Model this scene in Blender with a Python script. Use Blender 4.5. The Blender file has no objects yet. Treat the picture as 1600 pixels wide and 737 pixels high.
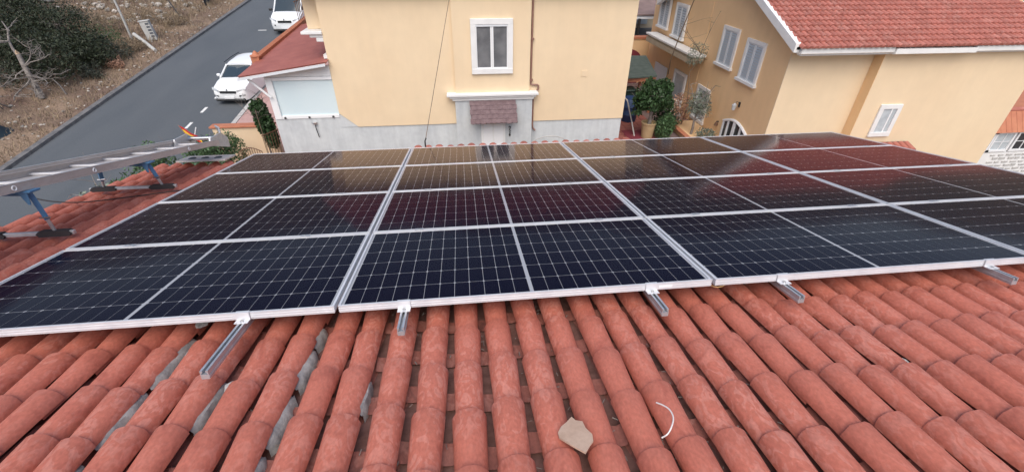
import bpy, bmesh, math, random
import numpy as np
from mathutils import Matrix, Vector, Euler
random.seed(7); rng = np.random.RandomState(7)
R_ = math.radians
# ------------------------------------------------------------------ camera, sky, sun, exposure
scene = bpy.context.scene
col = scene.collection
cam_d = bpy.data.cameras.new('camera'); cam = bpy.data.objects.new('camera', cam_d); col.objects.link(cam)
cam_d.sensor_width = 36.0; cam_d.lens = 36.0 * 697.72 / 1600.0
cam_d.clip_start = 0.05; cam_d.clip_end = 2000
CAM = Matrix(((0.993771, 0.057511, -0.095452, 2.846578),
    (-0.111288, 0.556826, -0.823140, -1.844680),
    (0.005810, 0.828636, 0.559758, 1.644061),
    (0.000000, 0.000000, 0.000000, 1.000000)))
cam.matrix_world = CAM
scene.camera = cam
w = bpy.data.worlds.new('World'); scene.world = w; w.use_nodes = True
SUN_EL, SUN_AZ = 54.0, 190.0          # azimuth clockwise from +y (the way the camera looks)
nt = w.node_tree; sky = nt.nodes.new('ShaderNodeTexSky'); sky.sky_type = 'NISHITA'; sky.sun_disc = False
sky.sun_elevation = R_(SUN_EL); sky.sun_rotation = R_(SUN_AZ); sky.dust_density = 3.0; sky.air_density = 1.0
bg = nt.nodes['Background']; nt.links.new(sky.outputs[0], bg.inputs[0]); bg.inputs[1].default_value = 0.125
sd = bpy.data.lights.new('sun', 'SUN'); sd.energy = 1.5; sd.angle = R_(60); sd.color = (1.0, 0.95, 0.87)
so = bpy.data.objects.new('sun', sd); col.objects.link(so)
sdir = Vector((math.sin(R_(SUN_AZ)) * math.cos(R_(SUN_EL)), math.cos(R_(SUN_AZ)) * math.cos(R_(SUN_EL)), math.sin(R_(SUN_EL))))
so.rotation_euler = sdir.to_track_quat('Z', 'Y').to_euler()
vs = scene.view_settings; vs.view_transform = 'Standard'; vs.look = 'None'; vs.gamma = 1.0; vs.use_curve_mapping = False
vs.exposure = 0.55

# ------------------------------------------------------------------ materials
def mat(name, c, rough=.6, c2=None, lo=.35, hi=.65, vs=3., detail=4., dist=0., bump=0., bs=40., metal=0., island=0., spec=.5, stretch=None, fine=0., fs=60.):
    m = bpy.data.materials.new(name); m.use_nodes = True
    n = m.node_tree.nodes; l = m.node_tree.links; b = n['Principled BSDF']
    b.inputs['Roughness'].default_value = rough; b.inputs['Metallic'].default_value = metal
    b.inputs['Specular IOR Level'].default_value = spec
    g = n.new('ShaderNodeNewGeometry'); pos = g.outputs['Position']
    if stretch:
        mp = n.new('ShaderNodeMapping'); mp.inputs['Scale'].default_value = stretch; l.new(pos, mp.inputs[0]); pos = mp.outputs[0]
    out = None
    if c2 is not None:
        t = n.new('ShaderNodeTexNoise'); t.inputs['Scale'].default_value = vs; t.inputs['Detail'].default_value = detail; t.inputs['Distortion'].default_value = dist
        l.new(pos, t.inputs['Vector'])
        r = n.new('ShaderNodeValToRGB'); r.color_ramp.elements[0].position = lo; r.color_ramp.elements[1].position = hi
        r.color_ramp.elements[0].color = (*c, 1); r.color_ramp.elements[1].color = (*c2, 1)
        l.new(t.outputs['Fac'], r.inputs[0]); out = r.outputs[0]
    def mul(sock, fac):
        x = n.new('ShaderNodeMix'); x.data_type = 'RGBA'; x.blend_type = 'MULTIPLY'; x.inputs[0].default_value = 1
        if sock is None: x.inputs[6].default_value = (*c, 1)
        else: l.new(sock, x.inputs[6])
        l.new(fac, x.inputs[7]); return x.outputs[2]
    if island:
        mr = n.new('ShaderNodeMapRange'); mr.inputs[3].default_value = 1 - island; mr.inputs[4].default_value = 1 + island
        l.new(g.outputs['Random Per Island'], mr.inputs[0]); out = mul(out, mr.outputs[0])
    if fine:
        t = n.new('ShaderNodeTexNoise'); t.inputs['Scale'].default_value = fs; t.inputs['Detail'].default_value = 3; l.new(pos, t.inputs['Vector'])
        mr = n.new('ShaderNodeMapRange'); mr.inputs[1].default_value = .3; mr.inputs[2].default_value = .7; mr.inputs[3].default_value = 1 - fine; mr.inputs[4].default_value = 1 + fine
        l.new(t.outputs['Fac'], mr.inputs[0]); out = mul(out, mr.outputs[0])
    if out is None: b.inputs['Base Color'].default_value = (*c, 1)
    else: l.new(out, b.inputs['Base Color'])
    if bump:
        t = n.new('ShaderNodeTexNoise'); t.inputs['Scale'].default_value = bs; t.inputs['Detail'].default_value = 5; l.new(pos, t.inputs['Vector'])
        bp = n.new('ShaderNodeBump'); bp.inputs['Strength'].default_value = bump; bp.inputs['Distance'].default_value = .01
        l.new(t.outputs['Fac'], bp.inputs['Height']); l.new(bp.outputs[0], b.inputs['Normal'])
    return m

def glass_mat(name, ior=1.3, rough=.02, k=1.0, dust=.012):
    m = bpy.data.materials.new(name); m.use_nodes = True
    n = m.node_tree.nodes; l = m.node_tree.links; n.remove(n['Principled BSDF']); o = n['Material Output']
    lw = n.new('ShaderNodeLayerWeight'); lw.inputs[0].default_value = .5       # anti-reflective solar glass: almost nothing head-on, strong at grazing angles
    pw = n.new('ShaderNodeMath'); pw.operation = 'POWER'; pw.inputs[1].default_value = ior; l.new(lw.outputs['Facing'], pw.inputs[0])
    mu = n.new('ShaderNodeMath'); mu.operation = 'MULTIPLY_ADD'; mu.inputs[1].default_value = k; mu.inputs[2].default_value = .003; l.new(pw.outputs[0], mu.inputs[0])
    tr = n.new('ShaderNodeBsdfTransparent'); gl = n.new('ShaderNodeBsdfGlossy'); gl.inputs['Roughness'].default_value = rough; gl.inputs['Color'].default_value = (1.0, .87, .78, 1)   # warm bloom of the coating
    mx = n.new('ShaderNodeMixShader'); l.new(mu.outputs[0], mx.inputs[0]); l.new(tr.outputs[0], mx.inputs[1]); l.new(gl.outputs[0], mx.inputs[2])
    df = n.new('ShaderNodeBsdfDiffuse'); df.inputs[0].default_value = (.5, .46, .44, 1)
    t = n.new('ShaderNodeTexNoise'); t.inputs['Scale'].default_value = 2.2; t.inputs['Detail'].default_value = 6; t.inputs['Distortion'].default_value = .8
    g = n.new('ShaderNodeNewGeometry'); l.new(g.outputs['Position'], t.inputs['Vector'])
    mr = n.new('ShaderNodeMapRange'); mr.inputs[1].default_value = .4; mr.inputs[2].default_value = .75; mr.inputs[3].default_value = dust * .3; mr.inputs[4].default_value = dust * 2
    l.new(t.outputs['Fac'], mr.inputs[0])
    m2 = n.new('ShaderNodeMixShader'); l.new(mr.outputs[0], m2.inputs[0]); l.new(mx.outputs[0], m2.inputs[1]); l.new(df.outputs[0], m2.inputs[2])
    l.new(m2.outputs[0], o.inputs[0]); return m

MT = {}
def weather(name, amt=.05, sc=(2.6, 2.6, .22)):
    # faint rain streaks and uneven rolling on a painted wall
    m = MT[name]; n = m.node_tree.nodes; l = m.node_tree.links; b = n['Principled BSDF']; src = b.inputs['Base Color'].links[0].from_socket
    g = n.new('ShaderNodeNewGeometry'); mp = n.new('ShaderNodeMapping'); mp.inputs['Scale'].default_value = sc; l.new(g.outputs['Position'], mp.inputs[0])
    t = n.new('ShaderNodeTexNoise'); t.inputs['Scale'].default_value = 1.6; t.inputs['Detail'].default_value = 9; t.inputs['Roughness'].default_value = .68; l.new(mp.outputs[0], t.inputs['Vector'])
    mr = n.new('ShaderNodeMapRange'); mr.inputs[1].default_value = .35; mr.inputs[2].default_value = .62; mr.inputs[3].default_value = 1 - 2*amt; mr.inputs[4].default_value = 1.0; l.new(t.outputs['Fac'], mr.inputs[0])
    x = n.new('ShaderNodeMix'); x.data_type = 'RGBA'; x.blend_type = 'MULTIPLY'; x.inputs[0].default_value = 1; l.new(src, x.inputs[6]); l.new(mr.outputs[0], x.inputs[7]); l.new(x.outputs[2], b.inputs['Base Color'])
def tile_mat(name, a, b, dark, island=.16, sc=11.):
    # fired clay: base tone, paler dried-water blotches with crisp edges, darker stains, tone per tile
    m = bpy.data.materials.new(name); m.use_nodes = True
    n = m.node_tree.nodes; l = m.node_tree.links; bs = n['Principled BSDF']; bs.inputs['Roughness'].default_value = .62; bs.inputs['Specular IOR Level'].default_value = .35
    g = n.new('ShaderNodeNewGeometry')
    mp = n.new('ShaderNodeMapping'); mp.inputs['Scale'].default_value = (1, .6, 1); l.new(g.outputs['Position'], mp.inputs[0])
    def noise(s, d, di):
        t = n.new('ShaderNodeTexNoise'); t.inputs['Scale'].default_value = s; t.inputs['Detail'].default_value = d; t.inputs['Distortion'].default_value = di
        l.new(mp.outputs[0], t.inputs['Vector']); return t.outputs['Fac']
    def ramp(f, lo, hi, ca, cb):
        r = n.new('ShaderNodeValToRGB'); r.color_ramp.elements[0].position = lo; r.color_ramp.elements[1].position = hi
        r.color_ramp.elements[0].color = ca; r.color_ramp.elements[1].color = cb; l.new(f, r.inputs[0]); return r.outputs[0]
    def mix(f, x, y, mode='MIX'):
        q = n.new('ShaderNodeMix'); q.data_type = 'RGBA'; q.blend_type = mode
        if isinstance(f, float): q.inputs[0].default_value = f
        else: l.new(f, q.inputs[0])
        for s, v in ((6, x), (7, y)):
            if isinstance(v, tuple): q.inputs[s].default_value = v
            else: l.new(v, q.inputs[s])
        return q.outputs[2]
    W = lambda v: (v, v, v, 1)
    blot = ramp(noise(sc, 5, 1.6), .49, .56, W(0), W(1))
    big = ramp(noise(2.2, 3, .5), .42, .62, W(.15), W(1))
    f1 = n.new('ShaderNodeMath'); f1.operation = 'MULTIPLY'; l.new(blot, f1.inputs[0]); l.new(big, f1.inputs[1])
    c = mix(f1.outputs[0], (*a, 1), (*b, 1))
    st = ramp(noise(5.5, 6, 2.2), .58, .72, W(0), W(.75)); c = mix(st, c, (*dark, 1))
    fi = ramp(noise(90, 3, 0), .3, .7, W(.86), W(1.1)); c = mix(1.0, c, fi, 'MULTIPLY')
    mr = n.new('ShaderNodeMapRange'); mr.inputs[3].default_value = 1 - island; mr.inputs[4].default_value = 1 + island
    l.new(g.outputs['Random Per Island'], mr.inputs[0]); c = mix(1.0, c, mr.outputs[0], 'MULTIPLY')
    l.new(c, bs.inputs['Base Color'])
    bp = n.new('ShaderNodeBump'); bp.inputs['Strength'].default_value = .35; bp.inputs['Distance'].default_value = .006
    l.new(noise(38, 5, .4), bp.inputs['Height']); l.new(bp.outputs[0], bs.inputs['Normal'])
    return m
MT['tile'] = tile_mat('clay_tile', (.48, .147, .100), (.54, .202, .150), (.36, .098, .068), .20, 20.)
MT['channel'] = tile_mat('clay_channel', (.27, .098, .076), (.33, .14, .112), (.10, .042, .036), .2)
MT['fartile'] = tile_mat('clay_far', (.42, .15, .115), (.46, .20, .16), (.34, .11, .085), .14, 4.)
MT['mortar'] = mat('mortar', (.27, .265, .26), .9, (.42, .41, .395), vs=18, bump=.35, bs=60, fine=.07)
MT['deck'] = mat('bedding', (.16, .075, .06), .9, (.24, .12, .10), vs=20)
MT['alu'] = mat('aluminium', (.47, .48, .50), .42, (.56, .57, .59), vs=25, metal=.6)
MT['aluw'] = mat('anodised_frame', (.66, .67, .70), .42, (.74, .75, .77), vs=9, metal=.3)
MT['steel'] = mat('bolt_steel', (.50, .50, .50), .3, metal=1.)
MT['cell'] = None
def cell_mat():
    m = mat('silicon_cell', (.0050, .0052, .0155), .6, island=.25, spec=0.0)
    return m
MT['cell'] = cell_mat()
MT['back'] = mat('white_backsheet', (.37, .38, .41), .6, spec=0.0)
MT['pglass'] = glass_mat('panel_glass', 8.0, .085, 1.75, .003)
MT['yellow'] = mat('cream_paint', (.80, .635, .43), .8, (.775, .605, .405), vs=.6, detail=6, bump=.12, bs=120, fine=.02, fs=3)
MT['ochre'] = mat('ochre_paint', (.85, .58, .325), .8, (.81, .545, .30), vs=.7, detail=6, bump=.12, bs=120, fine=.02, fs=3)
MT['white'] = mat('white_paint', (.80, .80, .79), .55, (.74, .74, .73), vs=4)
MT['pvc'] = mat('white_pvc', (.82, .83, .84), .35)
MT['grey'] = mat('grey_render', (.52, .55, .57), .85, (.62, .65, .66), lo=.3, hi=.7, vs=2.2, detail=7, bump=.15, bs=90, fine=.04, fs=9)
MT['poly'] = mat('pale_panel', (.62, .74, .78), .3, (.66, .77, .80), vs=1.)
MT['redroof'] = mat('red_sheet', (.33, .105, .080), .6, (.38, .13, .10), vs=3, detail=6, fine=.06, fs=30)
MT['shingle'] = mat('purple_shingle', (.15, .10, .105), .9, (.20, .14, .145), vs=9, island=.18, bump=.5, bs=150, fine=.12, fs=90)
MT['copper'] = mat('brown_pipe', (.24, .125, .095), .4, (.29, .16, .125), vs=8)
MT['dark'] = mat('dark_pane', (.035, .038, .045), .08, spec=.6)
MT['pane'] = mat('grey_pane', (.12, .125, .135), .10, (.20, .205, .215), vs=2.5, spec=.6)
MT['curtain'] = mat('curtained_pane', (.42, .47, .50), .15, (.52, .57, .60), vs=6, spec=.6)
MT['shutter'] = mat('shutter_paint', (.66, .69, .72), .5)
MT['slat'] = mat('shutter_slat', (.42, .47, .52), .5)
MT['iron'] = mat('black_iron', (.03, .028, .028), .5)
MT['rust'] = mat('rusty_iron', (.16, .085, .05), .7)
MT['terra'] = mat('terracotta_paint', (.50, .20, .11), .75, (.44, .16, .09), vs=4, fine=.05)
MT['paver'] = mat('terracotta_paver', (.36, .13, .10), .75, (.30, .10, .08), vs=5, island=.2, fine=.08)
MT['pink'] = mat('pink_pavement', (.42, .26, .24), .85, (.48, .31, .28), vs=3, fine=.08)
MT['kerb'] = mat('kerb_stone', (.40, .39, .38), .85, (.50, .49, .47), vs=6, fine=.1)
MT['kerbd'] = mat('weathered_kerb', (.10, .10, .105), .9, (.17, .165, .165), vs=5, fine=.15)
MT['line'] = mat('road_paint', (.72, .72, .70), .7, (.45, .45, .45), lo=.55, hi=.75, vs=14)
MT['asphalt'] = mat('asphalt', (.082, .093, .104), .82, (.104, .114, .124), lo=.3, hi=.7, vs=.45, detail=8, dist=.6, bump=.4, bs=90, fine=.14, fs=70, stretch=(1.2, .35, 1))
MT['dirt'] = mat('dry_earth', (.25, .175, .12), .95, (.12, .075, .058), lo=.38, hi=.66, vs=.7, detail=9, dist=.5, bump=1., bs=12, fine=.25, fs=14)
MT['stone'] = mat('rubble_stone', (.32, .28, .24), .9, (.46, .43, .39), vs=6, island=.35, bump=.6, bs=20)
MT['straw'] = mat('dry_grass', (.25, .19, .125), .9, island=.35)
MT['bark'] = mat('grey_bark', (.16, .135, .12), .9, (.26, .23, .21), vs=9, bump=.8, bs=30)
MT['deadwood'] = mat('dead_wood', (.15, .13, .12), .9, (.26, .235, .215), vs=8, bump=.6, bs=30)
MT['raw'] = mat('split_wood', (.62, .45, .30), .8)
def leaf(name, c, isl=.45):
    m = mat(name, c, .55, island=isl, spec=.3); b = m.node_tree.nodes['Principled BSDF']
    return m
MT['leafd'] = leaf('dark_scrub_leaf', (.036, .046, .026))
MT['leafd2'] = leaf('grey_scrub_leaf', (.062, .070, .052))
MT['leaf'] = leaf('green_leaf', (.034, .070, .026))
MT['leafb'] = leaf('hedge_leaf', (.065, .12, .05))
MT['olive'] = leaf('olive_leaf', (.17, .20, .155))
MT['dryleaf'] = leaf('dry_leaf', (.38, .22, .15))
MT['carwhite'] = mat('car_white', (.80, .82, .83), .22, spec=.6)
MT['tyre'] = mat('tyre_rubber', (.02, .02, .02), .8)
MT['blackp'] = mat('black_plastic', (.025, .026, .028), .5)
MT['cglass'] = mat('car_glass', (.03, .045, .055), .05, spec=.8)
MT['lamp'] = mat('lamp_lens', (.50, .53, .55), .1, spec=.8)
MT['blue'] = mat('blue_enamel', (.055, .15, .29), .45, (.07, .19, .34), vs=20)
MT['ladder'] = mat('worn_aluminium', (.47, .43, .41), .5, (.56, .52, .50), vs=5, metal=.35, stretch=(1, .3, 1), fine=.06)
MT['rubber'] = mat('black_rubber', (.022, .018, .02), .7)
MT['wire'] = mat('brown_wire', (.20, .145, .10), .6)
MT['cable'] = mat('black_cable', (.02, .014, .014), .6)
MT['whitecable'] = mat('white_cable', (.72, .68, .66), .5)
MT['yellowcable'] = mat('yellow_cable', (.55, .33, .14), .5)
MT['card'] = mat('tan_shard', (.44, .30, .22), .85, (.53, .38, .29), vs=9, fine=.06)
MT['green'] = mat('green_felt', (.070, .095, .085), .9, (.10, .125, .11), vs=5, fine=.12)
MT['wood'] = mat('reddish_wood', (.30, .11, .06), .7, (.38, .16, .09), vs=6)
MT['barrel'] = mat('blue_barrel', (.025, .06, .16), .5)
MT['bin'] = mat('dark_green_plastic', (.018, .04, .035), .5)
MT['pot'] = mat('yellow_pot', (.42, .31, .17), .7, (.36, .26, .14), vs=5)
MT['maroon'] = mat('maroon_cloth', (.20, .03, .045), .8)
MT['purple'] = mat('weathered_roofing', (.17, .12, .115), .8, (.24, .17, .16), vs=2)
MT['beige'] = mat('beige_canvas', (.52, .44, .33), .85, (.46, .38, .28), vs=4)
MT['flagr'] = mat('flag_red', (.50, .03, .03), .7)
MT['flagy'] = mat('flag_yellow', (.75, .48, .04), .7)
MT['net'] = mat('dark_netting', (.018, .035, .05), .9)
MT['concrete'] = mat('pale_concrete', (.42, .42, .40), .9, (.52, .51, .49), vs=5)
MT['hill'] = mat('scrub_hill', (.070, .066, .042), .95, (.11, .088, .058), vs=.05, detail=8)
MT['slate'] = mat('slate_roof', (.075, .085, .10), .7, (.11, .12, .135), vs=3)

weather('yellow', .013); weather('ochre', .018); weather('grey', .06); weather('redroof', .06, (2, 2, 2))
# ------------------------------------------------------------------ mesh helpers
class MB:
    def __init__(s): s.v = []; s.f = []
    def add(s, vs, fs):
        o = len(s.v); s.v += [tuple(v) for v in vs]; s.f += [tuple(i + o for i in f) for f in fs]; return s
    def box(s, x0, x1, y0, y1, z0, z1, bev=0.0):
        if bev <= 0:
            return s.add([(x0,y0,z0),(x1,y0,z0),(x1,y1,z0),(x0,y1,z0),(x0,y0,z1),(x1,y0,z1),(x1,y1,z1),(x0,y1,z1)],
                         [(0,3,2,1),(4,5,6,7),(0,1,5,4),(1,2,6,5),(2,3,7,6),(3,0,4,7)])
        b = bev; V = []; X = (x0, x1); Y = (y0, y1); Z = (z0, z1); idx = {}
        for i in (0, 1):
            for j in (0, 1):
                for k in (0, 1):
                    sx, sy, sz = (1, -1)[i], (1, -1)[j], (1, -1)[k]
                    for a, d in enumerate(((0,1,1),(1,0,1),(1,1,0))):
                        idx[i,j,k,a] = len(V); V.append((X[i]+sx*b*d[0], Y[j]+sy*b*d[1], Z[k]+sz*b*d[2]))
        F = []
        for i in (0, 1): F.append([idx[i,0,0,0],idx[i,1,0,0],idx[i,1,1,0],idx[i,0,1,0]][::(-1 if i == 0 else 1)])
        for j in (0, 1): F.append([idx[0,j,0,1],idx[1,j,0,1],idx[1,j,1,1],idx[0,j,1,1]][::(1 if j == 0 else -1)])
        for k in (0, 1): F.append([idx[0,0,k,2],idx[1,0,k,2],idx[1,1,k,2],idx[0,1,k,2]][::(-1 if k == 0 else 1)])
        for i in (0, 1):
            for j in (0, 1): F.append([idx[i,j,0,0],idx[i,j,1,0],idx[i,j,1,1],idx[i,j,0,1]])
        for i in (0, 1):
            for k in (0, 1): F.append([idx[i,0,k,0],idx[i,1,k,0],idx[i,1,k,2],idx[i,0,k,2]])
        for j in (0, 1):
            for k in (0, 1): F.append([idx[0,j,k,1],idx[1,j,k,1],idx[1,j,k,2],idx[0,j,k,2]])
        for i in (0, 1):
            for j in (0, 1):
                for k in (0, 1): F.append([idx[i,j,k,0],idx[i,j,k,1],idx[i,j,k,2]])
        return s.add(V, F)
    def prism(s, pts, off):      # planar polygon pts (3D) swept by the vector off
        n = len(pts); off = Vector(off); A = [Vector(p) for p in pts]; B = [p + off for p in A]
        return s.add(A + B, [tuple(range(n))[::-1], tuple(range(n, 2*n))] + [(i, (i+1) % n, n + (i+1) % n, n + i) for i in range(n)])
    def tube(s, pts, r, n=8, cap=True):
        pts = [Vector(p) for p in pts]; rs = r if isinstance(r, (list, tuple)) else [r] * len(pts)
        V = []; up = None
        for i, p in enumerate(pts):
            t = (pts[min(i+1, len(pts)-1)] - pts[max(i-1, 0)]).normalized()
            if up is None: up = Vector((0,0,1)) if abs(t.z) < .9 else Vector((1,0,0))
            a = t.cross(up)
            if a.length < 1e-5: a = t.orthogonal()
            a.normalize(); b = a.cross(t).normalized(); up = b
            for k in range(n):
                q = 2*math.pi*k/n; V.append(p + (a*math.cos(q) + b*math.sin(q)) * rs[i])
        F = [(i*n+k, i*n+(k+1) % n, (i+1)*n+(k+1) % n, (i+1)*n+k) for i in range(len(pts)-1) for k in range(n)]
        if cap: F += [tuple(range(n))[::-1], tuple(range((len(pts)-1)*n, len(pts)*n))]
        return s.add(V, F)
    def lathe(s, c, prof, n=20, axis='z'):
        V = []
        for r, h in prof:
            for k in range(n):
                q = 2*math.pi*k/n
                if axis == 'z': V.append((c[0]+r*math.cos(q), c[1]+r*math.sin(q), c[2]+h))
                elif axis == 'x': V.append((c[0]+h, c[1]+r*math.cos(q), c[2]+r*math.sin(q)))
                else: V.append((c[0]+r*math.cos(q), c[1]+h, c[2]+r*math.sin(q)))
        m = len(prof)
        return s.add(V, [(i*n+k, i*n+(k+1) % n, (i+1)*n+(k+1) % n, (i+1)*n+k) for i in range(m-1) for k in range(n)] + [tuple(range(n))[::-1], tuple(range((m-1)*n, m*n))])
    def grid(s, P):              # P[i][j] points
        a = len(P); b = len(P[0])
        return s.add([p for row in P for p in row], [(i*b+j, (i+1)*b+j, (i+1)*b+j+1, i*b+j+1) for i in range(a-1) for j in range(b-1)])
    def rock(s, c, r, sq=(1,1,.6)):
        bm = bmesh.new(); bmesh.ops.create_icosphere(bm, subdivisions=1, radius=1)
        k = [rng.uniform(.65, 1.2) for _ in bm.verts]; rz = rng.uniform(0, 6.28); cs, sn = math.cos(rz), math.sin(rz)
        bm.verts.index_update()
        V = []
        for v in bm.verts:
            p = v.co * k[v.index] * r; x, y = p.x*sq[0], p.y*sq[1]
            V.append((c[0]+x*cs-y*sn, c[1]+x*sn+y*cs, c[2]+p.z*sq[2]))
        s.add(V, [tuple(v.index for v in f.verts) for f in bm.faces]); bm.free(); return s
    def mesh(s, name, m, smooth=None):
        me = bpy.data.meshes.new(name); me.from_pydata(s.v, [], s.f)
        bm = bmesh.new(); bm.from_mesh(me); bmesh.ops.recalc_face_normals(bm, faces=bm.faces); bm.to_mesh(me); bm.free()
        ms = m if isinstance(m, (list, tuple)) else [m]
        for q in ms: me.materials.append(MT[q] if isinstance(q, str) else q)
        if smooth is not None:
            me.polygons.foreach_set('use_smooth', [True]*len(me.polygons)); me.set_sharp_from_angle(angle=R_(smooth))
        me.update(); return me
    def build(s, name, m, parent=None, smooth=None, **kw):
        return link(name, s.mesh(name, m, smooth), parent, **kw)

def link(name, me, parent=None, label=None, cat=None, group=None, kind=None, loc=None, rot=None):
    o = bpy.data.objects.new(name, me); col.objects.link(o)
    if parent: o.parent = parent
    if loc is not None: o.location = loc
    if rot is not None: o.rotation_euler = rot
    tag(o, label, cat, group, kind); return o
def tag(o, label=None, cat=None, group=None, kind=None):
    if label: o['label'] = label
    if cat: o['category'] = cat
    if group: o['group'] = group
    if kind: o['kind'] = kind
def thing(name, label, cat, loc=(0,0,0), rot=(0,0,0), group=None):
    return link(name, None, None, label, cat, group, None, loc, rot)
def local(mb, root):             # meshes written in world coordinates, moved into the frame of their thing
    mw = root.matrix_basis.copy(); q = root.parent
    while q: mw = q.matrix_basis @ mw; q = q.parent
    inv = mw.inverted(); mb.v = [tuple(inv @ Vector(v)) for v in mb.v]; return mb

# ------------------------------------------------------------------ frames
T = R_(11.5)                     # pitch of the roof under the panels; roof frame: x along the eaves, y down the slope, z out of the roof
ct, st_ = math.cos(T), math.sin(T)
def rw(x, y, z=0): return Vector((x, y*ct + z*st_, -y*st_ + z*ct))
CAMI = CAM.inverted()
def depth(p): q = CAMI @ Vector(p); return -q.z, q.x, q.y

def gz(x, y):                    # the street climbs away from the camera; the far side of it rises into a stony slope
    z = -4.5 + .1*(min(max(y, -20), 70) - 20)
    if x < -13.2:
        d = -13.2 - x
        z += .02*min(d, 2) + .16*max(0, min(d-2, 26))**1.05 + .12*math.sin(x*.9+y*.5)*min(1, d/4) + .10*math.sin(y*1.3-x*.4)*min(1, d/3)
    return z
# ------------------------------------------------------------------ the setting: ground, road, pavement
def strip(name, x0, x1, m, dz, ys=(-40, -20, 0, 20, 40, 70, 260), **kw):
    return MB().grid([[(x0, y, gz(-10, y)+dz), (x1, y, gz(-10, y)+dz)] for y in ys]).build(name, m, **kw)
xs = [-400, -200, -120, -80, -60, -50] + list(np.arange(-44, -13.2, .6)) + [-13.2, -12.9, -12.6, -6.3, -2, 6, 14, 22, 30, 60, 120, 400]
ys = [-300, -100, -40, -20] + list(np.arange(0, 60, .7)) + [60, 70, 100, 160, 260, 420]
P = [[(x, y, gz(x, y) + (rng.uniform(-.05, .05) if x < -13 and abs(x) < 45 else 0) - (.06 if -12.65 < x else 0)) for y in ys] for x in xs]
MB().grid(P).build('ground', 'dirt', smooth=60, kind='structure')
road = strip('road', -12.62, -6.4, 'asphalt', 0.0, kind='structure')
kb = [MB(), MB()]
for k in range(60):              # kerb stones, each a piece of its own
    y0 = 12 + k*1.0
    if y0 < 48:
        o = MB(); a, b = gz(-10, y0+.012), gz(-10, y0+.988)
        o.add([(-12.86,y0+.012,a-.1),(-12.6,y0+.012,a-.1),(-12.6,y0+.988,b-.1),(-12.86,y0+.988,b-.1),(-12.86,y0+.012,a+.11),(-12.62,y0+.012,a+.11),(-12.62,y0+.988,b+.11),(-12.86,y0+.988,b+.11)],
              [(0,3,2,1),(4,5,6,7),(0,1,5,4),(1,2,6,5),(2,3,7,6),(3,0,4,7)])
        kb[0] = o; o.build('kerb_stone', 'kerbd', road)
    if 12 <= y0 < 30:
        o = MB(); o.add([(-6.42,y0+.008,a-.1),(-6.22,y0+.008,a-.1),(-6.22,y0+.992,b-.1),(-6.42,y0+.992,b-.1),(-6.40,y0+.008,a+.12),(-6.22,y0+.008,a+.12),(-6.22,y0+.992,b+.12),(-6.40,y0+.992,b+.12)],
              [(0,3,2,1),(4,5,6,7),(0,1,5,4),(1,2,6,5),(2,3,7,6),(3,0,4,7)]); o.build('kerb_stone', 'kerb', road)
for k in range(-2, 4):          # broken line of the parking lane
    y0 = 16.6 + 1.47*k
    MB().grid([[(-8.17, y, gz(-10, y)+.004), (-8.05, y, gz(-10, y)+.004)] for y in (y0, y0+.55)]).build('lane_dash', 'line', road)
for x, y, a, b in ((-9.6, 30.2, .5, .12),):
    MB().grid([[(x, q, gz(-10, q)+.004), (x+a, q, gz(-10, q)+.004)] for q in (y, y+b)]).build('paint_mark', 'line', road)
pv = strip('pavement', -6.21, -2.77, 'pink', .10, kind='structure')
hl = [[(d*math.sin(a), d*math.cos(a), -4+(min(1, (d-90)/150)**1.3)*(46+5*math.sin(a*5)+2.5*math.sin(a*13+1)+1.2*math.sin(a*37))*(1 if d < 300 else .8)) for d in (90, 130, 170, 210, 240, 300, 380)] for a in np.linspace(-2.2, 1.9, 110)]
MB().grid(hl).build('hills', 'hill', smooth=60, kind='structure')
# stones and dry grass on the far verge
m = MB()
for k in range(560):
    x = -13.1 - abs(rng.normal(0, 3.2)); y = rng.uniform(13, 46)
    m.rock((x, y, gz(x, y)+.01), rng.uniform(.025, .09)*(1.5 if rng.rand() < .06 else 1))
for k in range(1500):
    x = rng.uniform(-32, -15.5); y = rng.uniform(31, 62)
    m.rock((x, y, gz(x, y)+.03), rng.uniform(.06, .26))
m.build('rubble', 'stone', kind='stuff', label='pale rubble and stones strewn over the dry slope', cat='rubble')
def blades(n, fx, fy, h, wd):
    V = []; F = []
    for k in range(n):
        x, y = fx(), fy(); z = gz(x, y); a = rng.uniform(0, 6.28); t = rng.uniform(.3, .9); hh = h*rng.uniform(.4, 1.2)
        dx, dy = math.cos(a)*wd, math.sin(a)*wd; lx, ly = rng.normal(0, .5)*hh, rng.normal(0, .5)*hh
        o = len(V); V += [(x-dx,y-dy,z),(x+dx,y+dy,z),(x+lx+dx*.3,y+ly+dy*.3,z+hh)]; F.append((o,o+1,o+2))
    return MB().add(V, F)
blades(11000, lambda: -13.0-abs(rng.normal(0, 2.6)), lambda: rng.uniform(13, 52), .2, .014).build('dry_grass', 'straw', kind='stuff', label='straw coloured dry grass along the road verge', cat='grass')
blades(16000, lambda: rng.uniform(-30, -14.6), lambda: rng.uniform(24, 48), .42, .02).build('tall_dry_grass', 'straw', kind='stuff', label='tall dry grass and weeds on the slope past the utility cabinet', cat='grass')

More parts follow.
